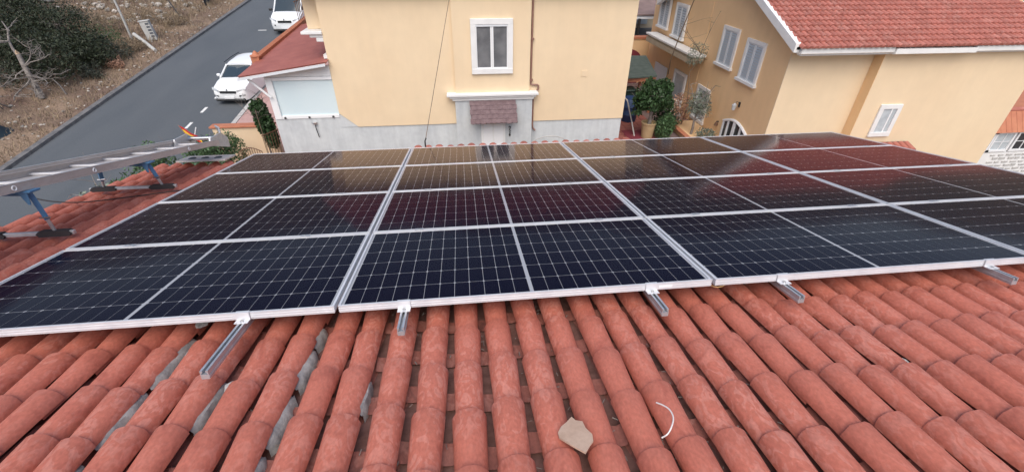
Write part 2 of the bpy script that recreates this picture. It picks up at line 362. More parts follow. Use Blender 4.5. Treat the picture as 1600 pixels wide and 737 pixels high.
# ------------------------------------------------------------------ the house underfoot: tiled roof
house = thing('house', 'house with the low terracotta barrel tile roof that carries the solar panels', 'house', (0, 0, 0))
roof = link('roof', MB().box(-1.40, 8.9, -1.85, 4.42, -.36, -.262).mesh('roof', 'deck'), house, rot=(-T, 0, 0))
TL, TE, PITCH, BASE = .415, .302, .172, -.222
def tile_mesh(name, r0, r1, h0, h1, m, up=True, n=10, th=.022, sag=0.0, seed=0):
    # r0/h0 at the upper end (y = -TL), r1/h1 at the lower end (y = 0); up: cover tile, else channel
    q = random.Random(seed); mb = MB(); P = []; amax = R_(86)
    for j in range(4):
        f = j/3; y = -TL + TL*f; r = r0+(r1-r0)*f + (q.uniform(-.0012, .0012)); h = h0+(h1-h0)*f; zz = .016*f + sag*math.sin(f*math.pi)
        P.append([(r*math.sin(a)*1.0, y + (q.uniform(-.003, .003) if j == 3 else 0), (h*math.cos(a) if up else -h*math.cos(a)+h0) + zz) for a in np.linspace(-amax, amax, n+1)])
    e = P[3]; P[3] = [(p[0], p[1]-.003, p[2]) for p in e]                      # rounded outer arris at the lower end
    P.append([(p[0]*.996, p[1]-.001, p[2]-(.0006 if up else -.0006)) for p in e]); P.append([(p[0]*.985, p[1], p[2]-(.0015 if up else -.0015)) for p in e])
    f = 1
    P.append([((r1-th)*math.sin(a), P[5][i][1]+.0005, ((h1-th)*math.cos(a) if up else -(h1-th)*math.cos(a)+h0) + .016) for i, a in enumerate(np.linspace(-amax, amax, n+1))])
    P.append([((r1-th)*math.sin(a), -.10, ((h1-th)*math.cos(a) if up else -(h1-th)*math.cos(a)+h0) + .008) for a in np.linspace(-amax, amax, n+1)])
    mb.grid(P)
    me = mb.mesh(name, m, 50); me['n'] = 1; return me
covers = [tile_mesh('tile', .0565+.0015*(k % 2), .0735-.0012*(k % 3), .055, .070-.002*(k % 2), 'tile', True, sag=(k-2)*.0006, seed=k) for k in range(5)]
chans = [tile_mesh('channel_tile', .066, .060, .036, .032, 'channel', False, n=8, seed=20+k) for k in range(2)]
def me_np(me):
    v = np.zeros(len(me.vertices)*3); me.vertices.foreach_get('co', v); return v.reshape(-1, 3), [tuple(p.vertices) for p in me.polygons]
cov_np = [me_np(m) for m in covers]; cha_np = [me_np(m) for m in chans]
items = []                       # every tile: (kind, variant, location, rotation)
ncol = int((8.80+1.32)/PITCH)
tilted = {}                      # columns near the left where tiles have slipped and the mortar bed shows
for c in range(ncol+1):
    x = -1.33 + c*PITCH; x += .007 if 2 < x < 3.5 else 0
    cj = random.uniform(-.03, .03); xj = random.uniform(-.006, .006)
    ext = 2.05 < x < 5.65
    k = 0
    for r in range(-7, 19):
        y0 = -.02 + cj + r*TE + random.uniform(-.012, .012)
        lim = 5.22 if ext else 4.60
        if y0 < -1.75 or y0 > lim: continue
        v = random.randrange(5); jr = 1.0 if y0 < .3 or x < .2 else .5
        yaw = random.gauss(0, .013)*jr; roll = random.gauss(0, .035)*jr; zz = BASE + random.uniform(-.002, .005)
        if c in (13, 15, 17, 19, 21) and -.9 < y0 < .35: roll -= .10; dx = -.010
        else: dx = 0.0
        items.append(('c', v, (x+xj+dx+random.uniform(-.004, .004), y0, zz), (random.gauss(0, .008), roll, yaw)))
        items.append(('h', r % 2, (x+PITCH/2+random.uniform(-.004, .004), y0-.12+random.uniform(-.02, .02), BASE-.060), (0, random.gauss(0, .03), random.gauss(0, .01))))
def score(it):
    x, y, z = it[2]
    if .05 < x < 8.4 and .45 < y < 4.15: return 0
    d, px, py = depth(rw(x, y-.15, z+.05))
    if d < .25: return 0
    u, v = px/d*697.7/800, py/d*697.7/368.5
    if abs(u) > 1.12 or v < -1.25 or v > 1.1: return 0
    if x > .2 and y > 4.3 and not it[0] == 'c': return 0
    return 1/d**2
def place(kind, meshes, mnp, name, nm_rest, mm, lim):
    its = sorted([i for i in items if i[0] == kind], key=lambda i: -score(i))
    n1 = [i for i in its[:lim] if score(i) > 0]; rest = its[len(n1):]
    for it in n1:
        link(name, meshes[it[1]], roof, loc=it[2], rot=it[3])
    V = []; F = []; o = 0
    for it in rest:
        v, f = mnp[it[1]]; M4 = np.array(Matrix.LocRotScale(Vector(it[2]), Euler(it[3]), None))
        V.append(v @ M4[:3, :3].T + M4[:3, 3]); F += [tuple(i+o for i in q) for q in f]; o += len(v)
    me = bpy.data.meshes.new(nm_rest); me.from_pydata(np.concatenate(V).tolist(), [], F); me.materials.append(MT[mm])
    me.polygons.foreach_set('use_smooth', [True]*len(me.polygons)); me.set_sharp_from_angle(angle=R_(50))
    link(nm_rest, me, roof, kind='stuff')
place('c', covers, cov_np, 'tile', 'remaining_tiles', 'tile', 300)
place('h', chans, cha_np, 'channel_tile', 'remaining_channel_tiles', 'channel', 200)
# mortar squeezed out beside slipped tiles: irregular slabs lying against the tile flank
def mortar(x, y0, y1, wd, seed):
    q = random.Random(seed); n = max(6, int((y1-y0)/.035)); P = [[], [], [], []]
    for i in range(n+1):
        f = i/n; y = y0+(y1-y0)*f; e = min(1, 6*f, 6*(1-f)); a = wd*(.55+.45*q.random())*(.3+.7*e); j = lambda k: q.uniform(-k, k)
        P[0].append((x-.03, y+j(.004), BASE+.046+j(.003))); P[1].append((x+a*.45, y+j(.006), BASE+.022*e+j(.002))); P[2].append((x+a, y+j(.006), BASE-.012*e+j(.003))); P[3].append((x+a+.004, y+j(.004), BASE-.058))
    return MB().grid(P).build('mortar', 'mortar', roof, smooth=40)
for x, y0, y1, wd, s in ((1.297, -.62, -.30, .040, 1), (1.300, -.27, .12, .034, 2), (1.645, -.58, -.28, .026, 3), (1.985, -1.05, -.74, .042, 4), (1.985, -.71, -.40, .046, 5), (1.988, -.36, -.06, .044, 6), (1.985, -.04, .14, .036, 7),
                         (1.125, -.86, -.60, .028, 8), (.955, -.98, -.80, .024, 9), (2.335, -.57, -.35, .018, 10), (1.30, -1.05, -.70, .034, 11), (3.36, -.30, -.12, .014, 12), (.78, -.5, -.36, .02, 13)):
    mortar(x, y0, y1, wd, s)
for x, y, s in ((1.30, .20, 1), (1.72, -.36, 2), (1.42, -.06, 3), (1.86, .31, 5)):
    m = MB()
    for k in range(3): m.rock((x+random.uniform(-.02, .02), y+random.uniform(-.03, .03), BASE+.055), random.uniform(.018, .034), (1.2, 1.6, .6))
    m.build('mortar', 'mortar', roof)
# walls, eave board and rear slope under the roof
wl = MB(); wl.box(-1.15, 8.6, -6.2, 4.05, -6.2, -1.35); wl.build('wall', 'yellow', house)
MB().prism([rw(-1.40, -1.85, -.30), rw(8.9, -1.85, -.30), (8.9, -6.6, -.9), (-1.40, -6.6, -.9)], (0, 0, .09)).build('rear_slope', 'channel', house)
MB().prism([rw(2.1, 4.43, -.33), rw(5.6, 4.43, -.33), rw(5.6, 5.08, -.33), rw(2.1, 5.08, -.33)], (0, 0, .06)).build('eave_board', 'deck', house)
for k in range(27):
    link('ridge_tile', covers[k % 5], house, loc=rw(-1.2+k*.38, -1.86, -.17), rot=(0, 0, R_(90)))
for o in list(house.children):
    if o.name.startswith('ridge_tile'): o.scale = (1.5, 1, 1.2)

# ------------------------------------------------------------------ solar panels, 4 rows x 4 columns
PW, PH, GAP = 2.10, 1.04, .02
fr = MB(); lip = .012
def ring(z0, z1, o0, o1):        # rectangular ring between outward offsets
    for (a, b, c, d) in ((-o0, PW+o0, -o0, o1), (-o0, PW+o0, PH-o1, PH+o0)): fr.box(a, b, c, d, z0, z1)
    for (a, b) in ((-o0, o1), (PW-o1, PW+o0)): fr.box(a, b, o1, PH-o1, z0, z1)
ring(-.006, 0, 0, lip); ring(-.0155, -.006, -.0025, lip); ring(-.019, -.0155, 0, lip); ring(-.0285, -.019, -.0025, lip); ring(-.032, -.0285, 0, lip); ring(-.042, -.032, -.002, lip)
frame_me = fr.mesh('frame', 'aluw')
back_me = MB().box(lip, PW-lip, lip, PH-lip, -.009, -.0068).mesh('backsheet', 'back')
glass_me = MB().add([(lip, lip, -.002), (PW-lip, lip, -.002), (PW-lip, PH-lip, -.002), (lip, PH-lip, -.002)], [(0, 1, 2, 3)]).mesh('glass', 'pglass')
cw, ch, cf = .0818, .1642, .0064
cell_me = MB().prism([(-cw/2+cf, -ch/2, 0), (cw/2-cf, -ch/2, 0), (cw/2, -ch/2+cf, 0), (cw/2, ch/2-cf, 0), (cw/2-cf, ch/2, 0), (-cw/2+cf, ch/2, 0), (-cw/2, ch/2-cf, 0), (-cw/2, -ch/2+cf, 0)], (0, 0, .0008)).mesh('solar_cell', 'cell')
label_me = MB().box(.28, .36, -.0008, -.0002, -.030, -.012).mesh('sticker', 'pvc')
RN = ['front row', 'second row from the front', 'third row from the front', 'back row']; CN = ['leftmost', 'second from the left', 'third from the left', 'rightmost']
for r in range(4):
    for c in range(4):
        p = thing('solar_panel', 'dark silver-framed solar panel, %s in the %s' % (CN[c], RN[r]), 'solar panel', rw(c*(PW+GAP)+.01, r*(PH+GAP)+.01, 0), (-T, 0, 0), 'solar panels on the tiled roof')
        link('frame', frame_me, p); bs_ = link('backsheet', back_me, p); link('glass', glass_me, p)
        for i in range(24):
            xx = PW/2 + (i-11.5)*.0845 + (.010 if i > 11 else -.010)
            for j in range(6):
                link('solar_cell', cell_me, bs_, loc=(xx, PH/2+(j-2.5)*.168, -.0066))
        if r == 0 and c == 1: link('sticker', label_me, p, loc=(1.5, 0, 0))
# rails
def rail_mesh(L):
    m = MB(); w2, h = .0175, .044; t = .004
    pts = [(-w2, 0), (-w2, -h), (w2, -h), (w2, 0), (.007, 0), (.007, -.010), (.013, -.012), (.013, -.020), (-.013, -.020), (-.013, -.012), (-.007, -.010), (-.007, 0)]
    m.prism([(a, 0, b) for a, b in pts], (0, L, 0)); 
    for z in (-.028,): m.box(-w2-.0025, -w2, .002, L-.002, z-.006, z); m.box(w2, w2+.0025, .002, L-.002, z-.006, z)
    return m.mesh('mounting_rail', 'alu')
rails = [(.44, .02, ''), (1.645, -.40, 'long stub end, leftmost of those seen'), (2.475, -.18, 'short stub end, second from the left'), (3.865, -.19, 'stub end, third from the left'), (4.665, -.165, 'stub end, fourth from the left'), (6.03, -.146, 'stub end, rightmost of those seen'), (6.78, .02, ''), (8.10, .02, '')]
for i, (x, y, lb) in enumerate(rails):
    if not lb: continue
    link('mounting_rail', rail_mesh(4.30-y), None, 'slotted aluminium mounting rail with its ' + lb, 'rail', 'mounting rails under the panels', loc=rw(x, y, -.043), rot=(-T, 0, 0))
    cl = thing('end_clamp', 'bright aluminium end clamp on the front frame edge, %s from the left' % ['first', 'second', 'third', 'fourth', 'fifth'][i-1], 'clamp', rw(x, .01, 0), (-T, 0, 0), 'end clamps along the front frame edge')
    m = MB(); m.box(-.034, .034, -.006, .012, .0005, .004); m.box(-.034, .034, -.007, -.002, -.042, .0005); m.box(-.034, .034, -.040, -.007, -.0425, -.038); m.build('bracket', 'aluw', cl)
    MB().lathe((0, -.022, -.038), [(.009, 0), (.009, .006), (.005, .006), (.005, .003)], 8).build('bolt', 'steel', cl)
mc = MB(); mc.box(-.032, .032, -.020, .020, .0006, .0045, .001); mid_me = mc.mesh('plate', 'alu')
bolt_me = MB().lathe((0, 0, .0045), [(.007, 0), (.007, .005), (.004, .005)], 6).mesh('bolt', 'steel')
ordn = ['first', 'second', 'third', 'fourth', 'fifth', 'sixth', 'seventh', 'eighth']; seam = ['first and second', 'second and third', 'third and fourth']
for s in range(3):
    vis = [x for x, _, _ in rails]
    for i, x in enumerate(vis):
        d, px, py = depth(rw(x, (s+1)*1.06))
        if abs(px/d*697.7) > 800: continue
        q = thing('mid_clamp', '%s small clamp from the left on the %s seam between panel rows' % (ordn[i], ['nearest', 'middle', 'farthest'][s]), 'clamp', rw(x, (s+1)*1.06, 0), (-T, 0, 0), 'clamps on the panel seams')
        link('plate', mid_me, q); link('bolt', bolt_me, q)
# ------------------------------------------------------------------ generic parts
def barrel_roof(name, o, ux, uy, nx, ny, parent, m='fartile', w=.16, l=.24, r=.072, h=.075):
    # rows of barrel tiles on a far roof, joined: too small in the picture to pick apart. o: eave corner, ux: along eave, uy: up the slope
    ux = Vector(ux).normalized(); uy = Vector(uy).normalized(); n = ux.cross(uy).normalized(); V = []; F = []
    for i in range(nx):
        for j in range(ny):
            a = random.uniform(-.006, .006)
            for q, (t, rr, zz) in enumerate(((-.015, r, .034), (l*1.05, r*.84, 0))):
                for k in range(7):
                    b = -math.pi/2 + math.pi*k/6
                    V.append(Vector(o) + ux*(w*(i+.5)+rr*math.sin(b)+a) + uy*(l*j+t) + n*(h*math.cos(b)*(rr/r)+zz))
            b0 = len(V)-14
            F += [(b0+k, b0+k+1, b0+8+k, b0+7+k) for k in range(6)]; F.append(tuple(range(b0, b0+7)))
    mb = MB(); mb.v = [tuple(v) for v in V]; mb.f = F
    ob = local(mb, parent).build(name, m, parent, smooth=50, kind='stuff')
    return ob
def slab(parent, name, m, pts, off): return local(MB().prism(pts, off), parent).build(name, m, parent)
def bx(parent, name, m, *a, bev=0.0): return local(MB().box(*a, bev=bev), parent).build(name, m, parent)

# window seen from the side x = X (facing -x): frame, two shutters of slats
def shutter_window(parent, X, y0, y1, z0, z1, slats=13, fw=.10):
    f = MB(); f.box(X-.05, X+.02, y0, y1, z1-fw, z1); f.box(X-.05, X+.02, y0, y0+fw, z0+.06, z1-fw); f.box(X-.05, X+.02, y1-fw, y1, z0+.06, z1-fw); f.box(X-.10, X+.02, y0-.05, y1+.05, z0-.02, z0+.06)
    wd = local(f, parent).build('window', 'white', parent)
    iy0, iy1, iz0, iz1 = y0+fw, y1-fw, z0+.06, z1-fw; mid = (iy0+iy1)/2
    bx(wd, 'pane', 'dark', X+.012, X+.016, iy0, iy1, iz0, iz1)
    for a, b in ((iy0, mid-.006), (mid+.006, iy1)):
        s = MB(); t = .045
        s.box(X-.035, X-.005, a, a+t, iz0, iz1); s.box(X-.035, X-.005, b-t, b, iz0, iz1); s.box(X-.035, X-.005, a+t, b-t, iz0, iz0+t); s.box(X-.035, X-.005, a+t, b-t, iz1-t, iz1)
        local(s, parent).build('shutter_frame', 'shutter', wd)
        for k in range(slats):
            z = iz0+t+(iz1-iz0-2*t)*(k+.5)/slats; hh = (iz1-iz0-2*t)/slats*.42
            local(MB().prism([(X-.030, a+t, z-hh), (X-.030, b-t, z-hh), (X-.010, b-t, z+hh), (X-.010, a+t, z+hh)], (-.004, 0, .003)), parent).build('slat', 'slat', wd)
    return wd
# ------------------------------------------------------------------ facing house with the window and the shingled hood
FY = 12.0
h2 = thing('house', 'cream house straight across the panels, with one window above a shingled hood', 'house', (3.6, 12, -5.3))
w1 = slab(h2, 'wall', 'yellow', [(-.86, 11.97, -2.90), (-.36, 11.97, -3.335), (8.06, 11.97, -3.335), (8.06, 11.97, .46), (-.86, 11.97, .46)], (0, 8.0, 0))
bx(h2, 'base_wall', 'grey', -2.76, 8.04, 12.0, 19.9, -5.8, -3.337)
bx(h2, 'base_wall', 'grey', -2.76, -.87, 12.0, 12.12, -3.336, -3.03)
bx(h2, 'base_wall', 'grey', -.865, -.30, 11.985, 12.1, -3.336, -2.95)
# bay
bx(h2, 'bay_base', 'grey', 2.66, 5.03, 11.80, 12.0, -5.8, -2.56)
bx(h2, 'bay_wall', 'yellow', 2.70, 4.94, 11.87, 11.968, -2.36, .46)
cn = MB(); cn.box(2.42, 5.20, 11.66, 11.966, -2.42, -2.352, .008); cn.box(2.50, 5.13, 11.71, 11.966, -2.485, -2.423, .006); cn.box(2.58, 5.08, 11.75, 11.966, -2.56, -2.488, .006)
local(cn, h2).build('cornice', 'white', h2)
# window
f = MB(); x0, x1, z0, z1 = 3.21, 4.42, -1.80, -.31; fw = .15
f.box(x0, x1, 11.80, 11.868, z1-fw, z1, .006); f.box(x0, x0+fw, 11.80, 11.868, z0+fw, z1-fw); f.box(x1-fw, x1, 11.80, 11.868, z0+fw, z1-fw); f.box(x0, x1, 11.79, 11.868, z0, z0+fw, .006)
wd = local(f, h2).build('window', 'white', h2)
ix0, ix1, iz0, iz1 = x0+fw, x1-fw, z0+fw, z1-fw; mx_ = (ix0+ix1)/2
s = MB(); 
for a, b in ((ix0, ix0+.025), (mx_-.045, mx_-.003), (mx_+.003, mx_+.045), (ix1-.025, ix1)): s.box(a, b, 11.825, 11.866, iz0, iz1)
s.box(ix0+.025, mx_-.045, 11.825, 11.866, iz0, iz0+.03); s.box(ix0+.025, mx_-.045, 11.825, 11.866, iz1-.03, iz1); s.box(mx_+.045, ix1-.025, 11.825, 11.866, iz0, iz0+.03); s.box(mx_+.045, ix1-.025, 11.825, 11.866, iz1-.03, iz1)
local(s, h2).build('sash_frame', 'pvc', wd)
for a, b in ((ix0+.025, mx_-.045), (mx_+.045, ix1-.025)): bx(wd, 'pane', 'pane', a, b, 11.850, 11.858, iz0+.03, iz1-.03)
bx(wd, 'shutter_box', 'shutter', ix0, ix1, 11.812, 11.824, iz1-.055, iz1)
# wall plate, roof with tiles
bx(h2, 'vent_plate', 'yellow', 6.55, 6.73, 11.955, 11.969, -1.98, -1.80)
RP = R_(22)
ro = slab(h2, 'roof', 'deck', [(-1.5, 11.75, .47), (-1.5, 16, .47+4.25*math.tan(RP)), (-1.5, 20.3, .47), (-1.5, 20.3, .461), (-1.5, 11.75, .461)], (10.0, 0, 0))
barrel_roof('roof_tiles', (-1.55, 11.68, .46), (1, 0, 0), (0, math.cos(RP), math.sin(RP)), 64, 19, ro)
bx(ro, 'fascia', 'white', -1.5, 8.5, 11.70, 11.748, .40, .50)
# upper storey return with stepped moulding on the street side
bx(h2, 'side_wall', 'yellow', -1.32, -.865, 12.35, 19.6, -.60, .40)
m = MB(); m.box(-1.42, -.862, 11.93, 19.7, -.68, -.605, .01); m.box(-1.22, -.862, 12.0, 19.65, -.77, -.685, .01); m.box(-1.06, -.862, 12.0, 19.6, -.88, -.775, .01); m.box(-.96, -.864, 11.99, 12.6, -1.32, -1.22)
local(m, h2).build('moulding', 'white', h2)
# hood over the door, of single shingles
hd = local(MB().prism([(3.10, 11.78, -2.58), (4.50, 11.78, -2.58), (4.53, 11.36, -3.14), (3.12, 11.36, -3.14)], (0, .03, -.03)), h2).build('hood', 'shingle', h2)
for r in range(5):
    for c in range(9):
        t0 = r/5; wS = 1.42/9; xx = 3.09 + c*wS + (wS*.35 if r % 2 else 0); xw = min(wS*.96, 4.53-xx)
        if xw < .03: continue
        A = Vector((0, 11.78, -2.575)); D = Vector((0, -.42, -.56)); nn = Vector((0, -.56, .42)).normalized()
        a = A + D*t0 + nn*.004; b = A + D*(t0+.225+random.uniform(-.012, .012)) + nn*.014
        local(MB().prism([(xx, a.y, a.z), (xx+xw, a.y, a.z), (xx+xw, b.y, b.z+.008), (xx+xw*.5, b.y-.004, b.z-.018), (xx, b.y, b.z+.008)], nn*.008), h2).build('shingle', 'shingle', hd)
m = MB(); m.box(3.42, 4.19, 11.775, 11.80, -5.3, -3.2); dr = local(m, h2).build('door', 'white', h2)
for a, b in ((3.50, 3.78), (3.83, 4.11)):
    for c, d in ((-5.2, -4.2), (-4.1, -3.28)): bx(dr, 'door_panel', 'pvc', a, b, 11.766, 11.776, c, d, bev=.003)
# downpipe
local(MB().tube([(4.99, 11.93, .4), (4.985, 11.93, -2.10)], .030, 10), h2).build('downpipe', 'copper', h2, smooth=40)
local(MB().tube([(4.985, 11.93, -2.10), (4.99, 11.925, -2.15), (5.05, 11.92, -2.18), (5.19, 11.92, -2.18), (5.225, 11.92, -2.21), (5.225, 11.92, -2.30), (5.16, 11.92, -2.40), (5.085, 11.92, -2.48), (5.075, 11.92, -2.60), (5.075, 11.92, -3.45), (5.10, 11.91, -3.55), (5.17, 11.88, -3.62)], .028, 10), h2).build('downpipe', 'copper', h2, smooth=40)
for z in (-.9, -2.06): bx(h2, 'pipe_clip', 'copper', 4.93, 5.05, 11.90, 11.968, z, z+.05)
# street side lean-to: frame, pale panel, red roof
lt = [bx(h2, 'porch_post', 'pvc', -2.74, -2.55, 11.97, 12.11, -3.028, -1.80, bev=.006)]
bx(h2, 'porch_rail', 'pvc', -2.549, -.87, 11.98, 12.10, -3.028, -2.94, bev=.004); bx(h2, 'porch_rail', 'pvc', -2.549, -.87, 11.98, 12.10, -1.90, -1.81, bev=.004)
bx(h2, 'porch_panel', 'poly', -2.549, -.87, 12.03, 12.05, -2.94, -1.90)
slab(h2, 'porch_gable', 'white', [(-2.74, 11.99, -1.798), (-.87, 11.99, -1.798), (-.87, 11.99, -1.50), (-2.74, 11.99, -1.72)], (0, .08, 0))
for z0_ in (0,):
    local(MB().tube([(-2.66, 11.9, -2.35), (-3.12, 11.85, -1.80)], .035, 6), h2).build('porch_brace', 'pvc', h2)
for x in (-2.45, -1.75, -1.05): local(MB().lathe((x, 11.96, -2.99), [(.03, -.02), (.035, 0), (.02, .03)], 8), h2).build('rail_fixing', 'iron', h2)
rise = .05
rp = MB().prism([(-3.29, 11.72, -1.74), (-.87, 11.72, -1.40), (-.87, 18.2, -1.40+rise*6.5), (-3.29, 18.2, -1.74+rise*6.5)], (0, 0, .035)); pr_ = local(rp, h2).build('porch_roof', 'redroof', h2)
for k in range(22):              # lapped courses of the porch roof, each sheet a piece
    f0, f1 = k/22, (k+1)/22
    A = Vector((-3.31, 0, -1.745)); B = Vector((-.872, 0, -1.40))
    a = A.lerp(B, f0); b = A.lerp(B, f1+.015)
    local(MB().prism([(a.x, 11.70, a.z+.052), (b.x, 11.70, b.z+.040), (b.x, 18.2, b.z+.040+rise*6.5), (a.x, 18.2, a.z+.052+rise*6.5)], (0, 0, .006)), h2).build('roof_course', 'redroof', pr_)
local(MB().prism([(-3.32, 11.66, -1.80), (-.88, 11.66, -1.455), (-.88, 11.66, -1.385), (-3.32, 11.66, -1.73)], (0, .035, 0)), h2).build('edge_trim', 'shutter', h2)
local(MB().prism([(-3.42, 13.5, -1.80), (-3.24, 13.5, -1.80), (-3.24, 13.5, -1.50), (-3.33, 13.5, -1.45), (-3.42, 13.5, -1.50)], (0, 6.0, .28)), h2).build('parapet', 'terra', h2)
local(MB().box(-3.45, -3.21, 13.22, 13.47, -1.82, -1.50, .01), h2).build('parapet_pier', 'terra', h2)
local(MB().lathe((-3.33, 13.345, -1.50), [(.17, 0), (.17, .03), (.10, .05), (.07, .10), (.01, .16)], 10), h2).build('finial', 'terra', h2)
# wall-mounted bits, each its own thing
tp = thing('wall_tap', 'small metal tap and bracket on the grey wall under the pale porch panel', 'tap', (-1.62, 11.99, -3.2))
MB().tube([(0, 0, -.0), (0, -.06, -.02), (0, -.08, -.1), (.02, -.04, -.42)], .014, 8).build('pipe', 'iron', tp); MB().box(-.06, .05, -.05, .0, -.02, .06, .008).build('valve', 'steel', tp)
MB().tube([(-.05, -.05, .02), (-.10, -.07, .05)], .012, 6).build('handle', 'steel', tp)
orn = thing('wall_ornament', 'dark wrought iron ornament on the grey bay beside the white door', 'ornament', (4.33, 11.79, -3.6))
MB().tube([(.0, 0, .16), (.03, -.01, .12), (-.02, -.01, .08), (.02, -.01, .04), (0, -.01, .0), (.02, -.01, -.05)], .014, 6).build('scroll', 'iron', orn, smooth=60)
MB().lathe((0, -.012, -.1), [(.005, -.05), (.03, -.02), (.03, .02), (.01, .05)], 8).build('pendant', 'iron', orn, smooth=60); MB().tube([(-.04, -.012, .15), (.0, -.012, .19), (.04, -.012, .15)], .01, 6).build('hook', 'iron', orn)
MB().tube([(5.0+.6*(1-math.cos(a)), 11.62-.1*math.sin(a), -4.05+.36*math.sin(a)) for a in np.linspace(-.2, math.pi+.2, 22)], .016, 8).build('hoop', 'concrete', None, smooth=60, label='pale plastic hoop leaning at the foot of the facing house', cat='hoop')

# ------------------------------------------------------------------ right hand house
X3 = 11.8
h3 = thing('house', 'ochre and cream house at right with red tile roof and shuttered gable windows', 'house', (15, 10, -5.4))
ridge_y, tan3 = 14.25, .415
eave = lambda y: -.62 + tan3*(min(y, 2*ridge_y-y)-10)
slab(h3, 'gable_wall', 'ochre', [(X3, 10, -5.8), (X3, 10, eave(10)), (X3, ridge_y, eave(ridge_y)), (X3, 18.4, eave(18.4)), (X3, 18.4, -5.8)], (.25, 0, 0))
bx(h3, 'front_wall', 'yellow', X3-.004, 14.283, 9.975, 9.999, -5.8, -.78)
bx(h3, 'front_wall', 'yellow', 14.30, 19.28, 9.66, 10.3, -5.8, -.78)
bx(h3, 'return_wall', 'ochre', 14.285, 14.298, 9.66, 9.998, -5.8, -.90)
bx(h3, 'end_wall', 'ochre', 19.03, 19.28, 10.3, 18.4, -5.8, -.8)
r3 = slab(h3, 'roof', 'deck', [(X3-.28, 9.50, -.725), (X3-.28, ridge_y, 1.245), (X3-.28, 19.0, -.725), (X3-.28, 19.0, -.79), (X3-.28, ridge_y, 1.185), (X3-.28, 9.50, -.79)], (7.95, 0, 0))
al = math.atan(tan3)
uy = (0, math.cos(al), math.sin(al))
barrel_roof('roof_tiles', (X3-.26, 9.38, -.765), (1, 0, 0), uy, 50, 22, r3)
barrel_roof('roof_tiles', (19.6, 19.12, -.765), (-1, 0, 0), (0, -math.cos(al), math.sin(al)), 50, 22, r3)
for a, b, y, z in ((X3-.17, 14.26, 9.48, -.78), (14.262, 16.64, 9.42, -.815), (16.642, 19.7, 9.46, -.785)):
    local(MB().prism([(a, y-.06, z-.10), (a, y, z-.125), (a, y+.15, z-.125), (a, y+.15, z+.02), (a, y-.06, z+.025)], (b-a, 0, 0)), h3).build('fascia', 'white', h3)
sof = MB(); sof.box(X3-.1, 19.6, 9.52, 9.655, -.95, -.90); 
local(sof, h3).build('soffit', 'white', h3)
for s_, (ya, yb) in enumerate(((9.50, ridge_y), (18.9, ridge_y))):
    za, zb = -.70, 1.24
    local(MB().prism([(X3-.34, ya, za-.16), (X3-.34, yb, zb-.16+.03), (X3-.34, yb, zb+.07), (X3-.34, ya, za+.06)], (.16, 0, 0)), h3).build('bargeboard', 'white', h3)
# small front window and shutters on the gable side
f = MB(); x0, x1, z0, z1 = 14.85, 15.54, -3.32, -2.36; fw = .13
f.box(x0, x1, 9.61, 9.659, z1-fw, z1, .005); f.box(x0, x0+fw, 9.61, 9.659, z0+fw, z1-fw); f.box(x1-fw, x1, 9.61, 9.659, z0+fw, z1-fw); f.box(x0, x1, 9.60, 9.659, z0, z0+fw, .005)
wd = local(f, h3).build('window', 'white', h3); bx(h3, 'pane', 'curtain', x0+fw, x1-fw, 9.64, 9.65, z0+fw, z1-fw)
bx(h3, 'window_sash', 'pvc', (x0+x1)/2+.06, (x0+x1)/2+.10, 9.63, 9.655, z0+fw, z1-fw)
shutter_window(h3, X3, 12.60, 13.60, -2.06, -.83); shutter_window(h3, X3, 11.10, 12.10, -2.20, -.96)
# lower window, french door, lamp, bell
def plain_window(parent, X, y0, y1, z0, z1, pm='curtain', fw=.11):
    f = MB(); f.box(X-.05, X+.02, y0, y1, z1-fw, z1); f.box(X-.05, X+.02, y0, y0+fw, z0+fw, z1-fw); f.box(X-.05, X+.02, y1-fw, y1, z0+fw, z1-fw); f.box(X-.08, X+.02, y0-.03, y1+.03, z0, z0+fw)
    wd = local(f, parent).build('window', 'white', parent); o = bx(parent, 'pane', pm, X-.01, X+.012, y0+fw, y1-fw, z0+fw, z1-fw); return wd
plain_window(h3, X3, 13.48, 14.42, -4.26, -2.98)
n = 12; arc = [(10.80+1.40*i/n, -3.62+.20*math.sin(math.pi*i/n)) for i in range(n+1)]
slab(h3, 'french_door', 'dark', [(X3-.01, 10.80, -5.6), (X3-.01, 12.20, -5.6)] + [(X3-.01, y, z) for y, z in arc[::-1]], (.02, 0, 0))
fm = MB()
for y in (10.80, 11.12, 11.47, 11.53, 11.86, 12.14): fm.box(X3-.05, X3-.0, y, y+.06, -5.6, -3.60+.17*math.sin(math.pi*(y-10.8)/1.4))
fm.tube([(X3-.025, y, z) for y, z in arc], .045, 6); local(fm, h3).build('door_frame', 'pvc', h3)
lm = thing('wall_lantern', 'small dark lantern on the ochre gable wall above the french door', 'lantern', (X3, 11.60, -2.95))
MB().box(-.03, 0, -.04, .04, -.02, .14, .006).build('back_plate', 'iron', lm); MB().tube([(-.02, 0, .12), (-.12, 0, .16), (-.18, 0, .08)], .010, 6).build('arm', 'iron', lm)
MB().lathe((-.18, 0, -.12), [(.02, 0), (.05, .02), (.07, .16), (.08, .17), (.01, .24)], 8).build('lamp_shade', 'lamp', lm)
bl = thing('wall_bell', 'small rust coloured bell on the ochre wall left of the french door', 'bell', (X3, 12.52, -3.86))
MB().lathe((-.07, 0, -.05), [(.07, 0), (.06, .03), (.045, .09), (.01, .13)], 10).build('bell_body', 'rust', bl); MB().box(-.08, 0, -.015, .015, .07, .1).build('bracket', 'iron', bl)
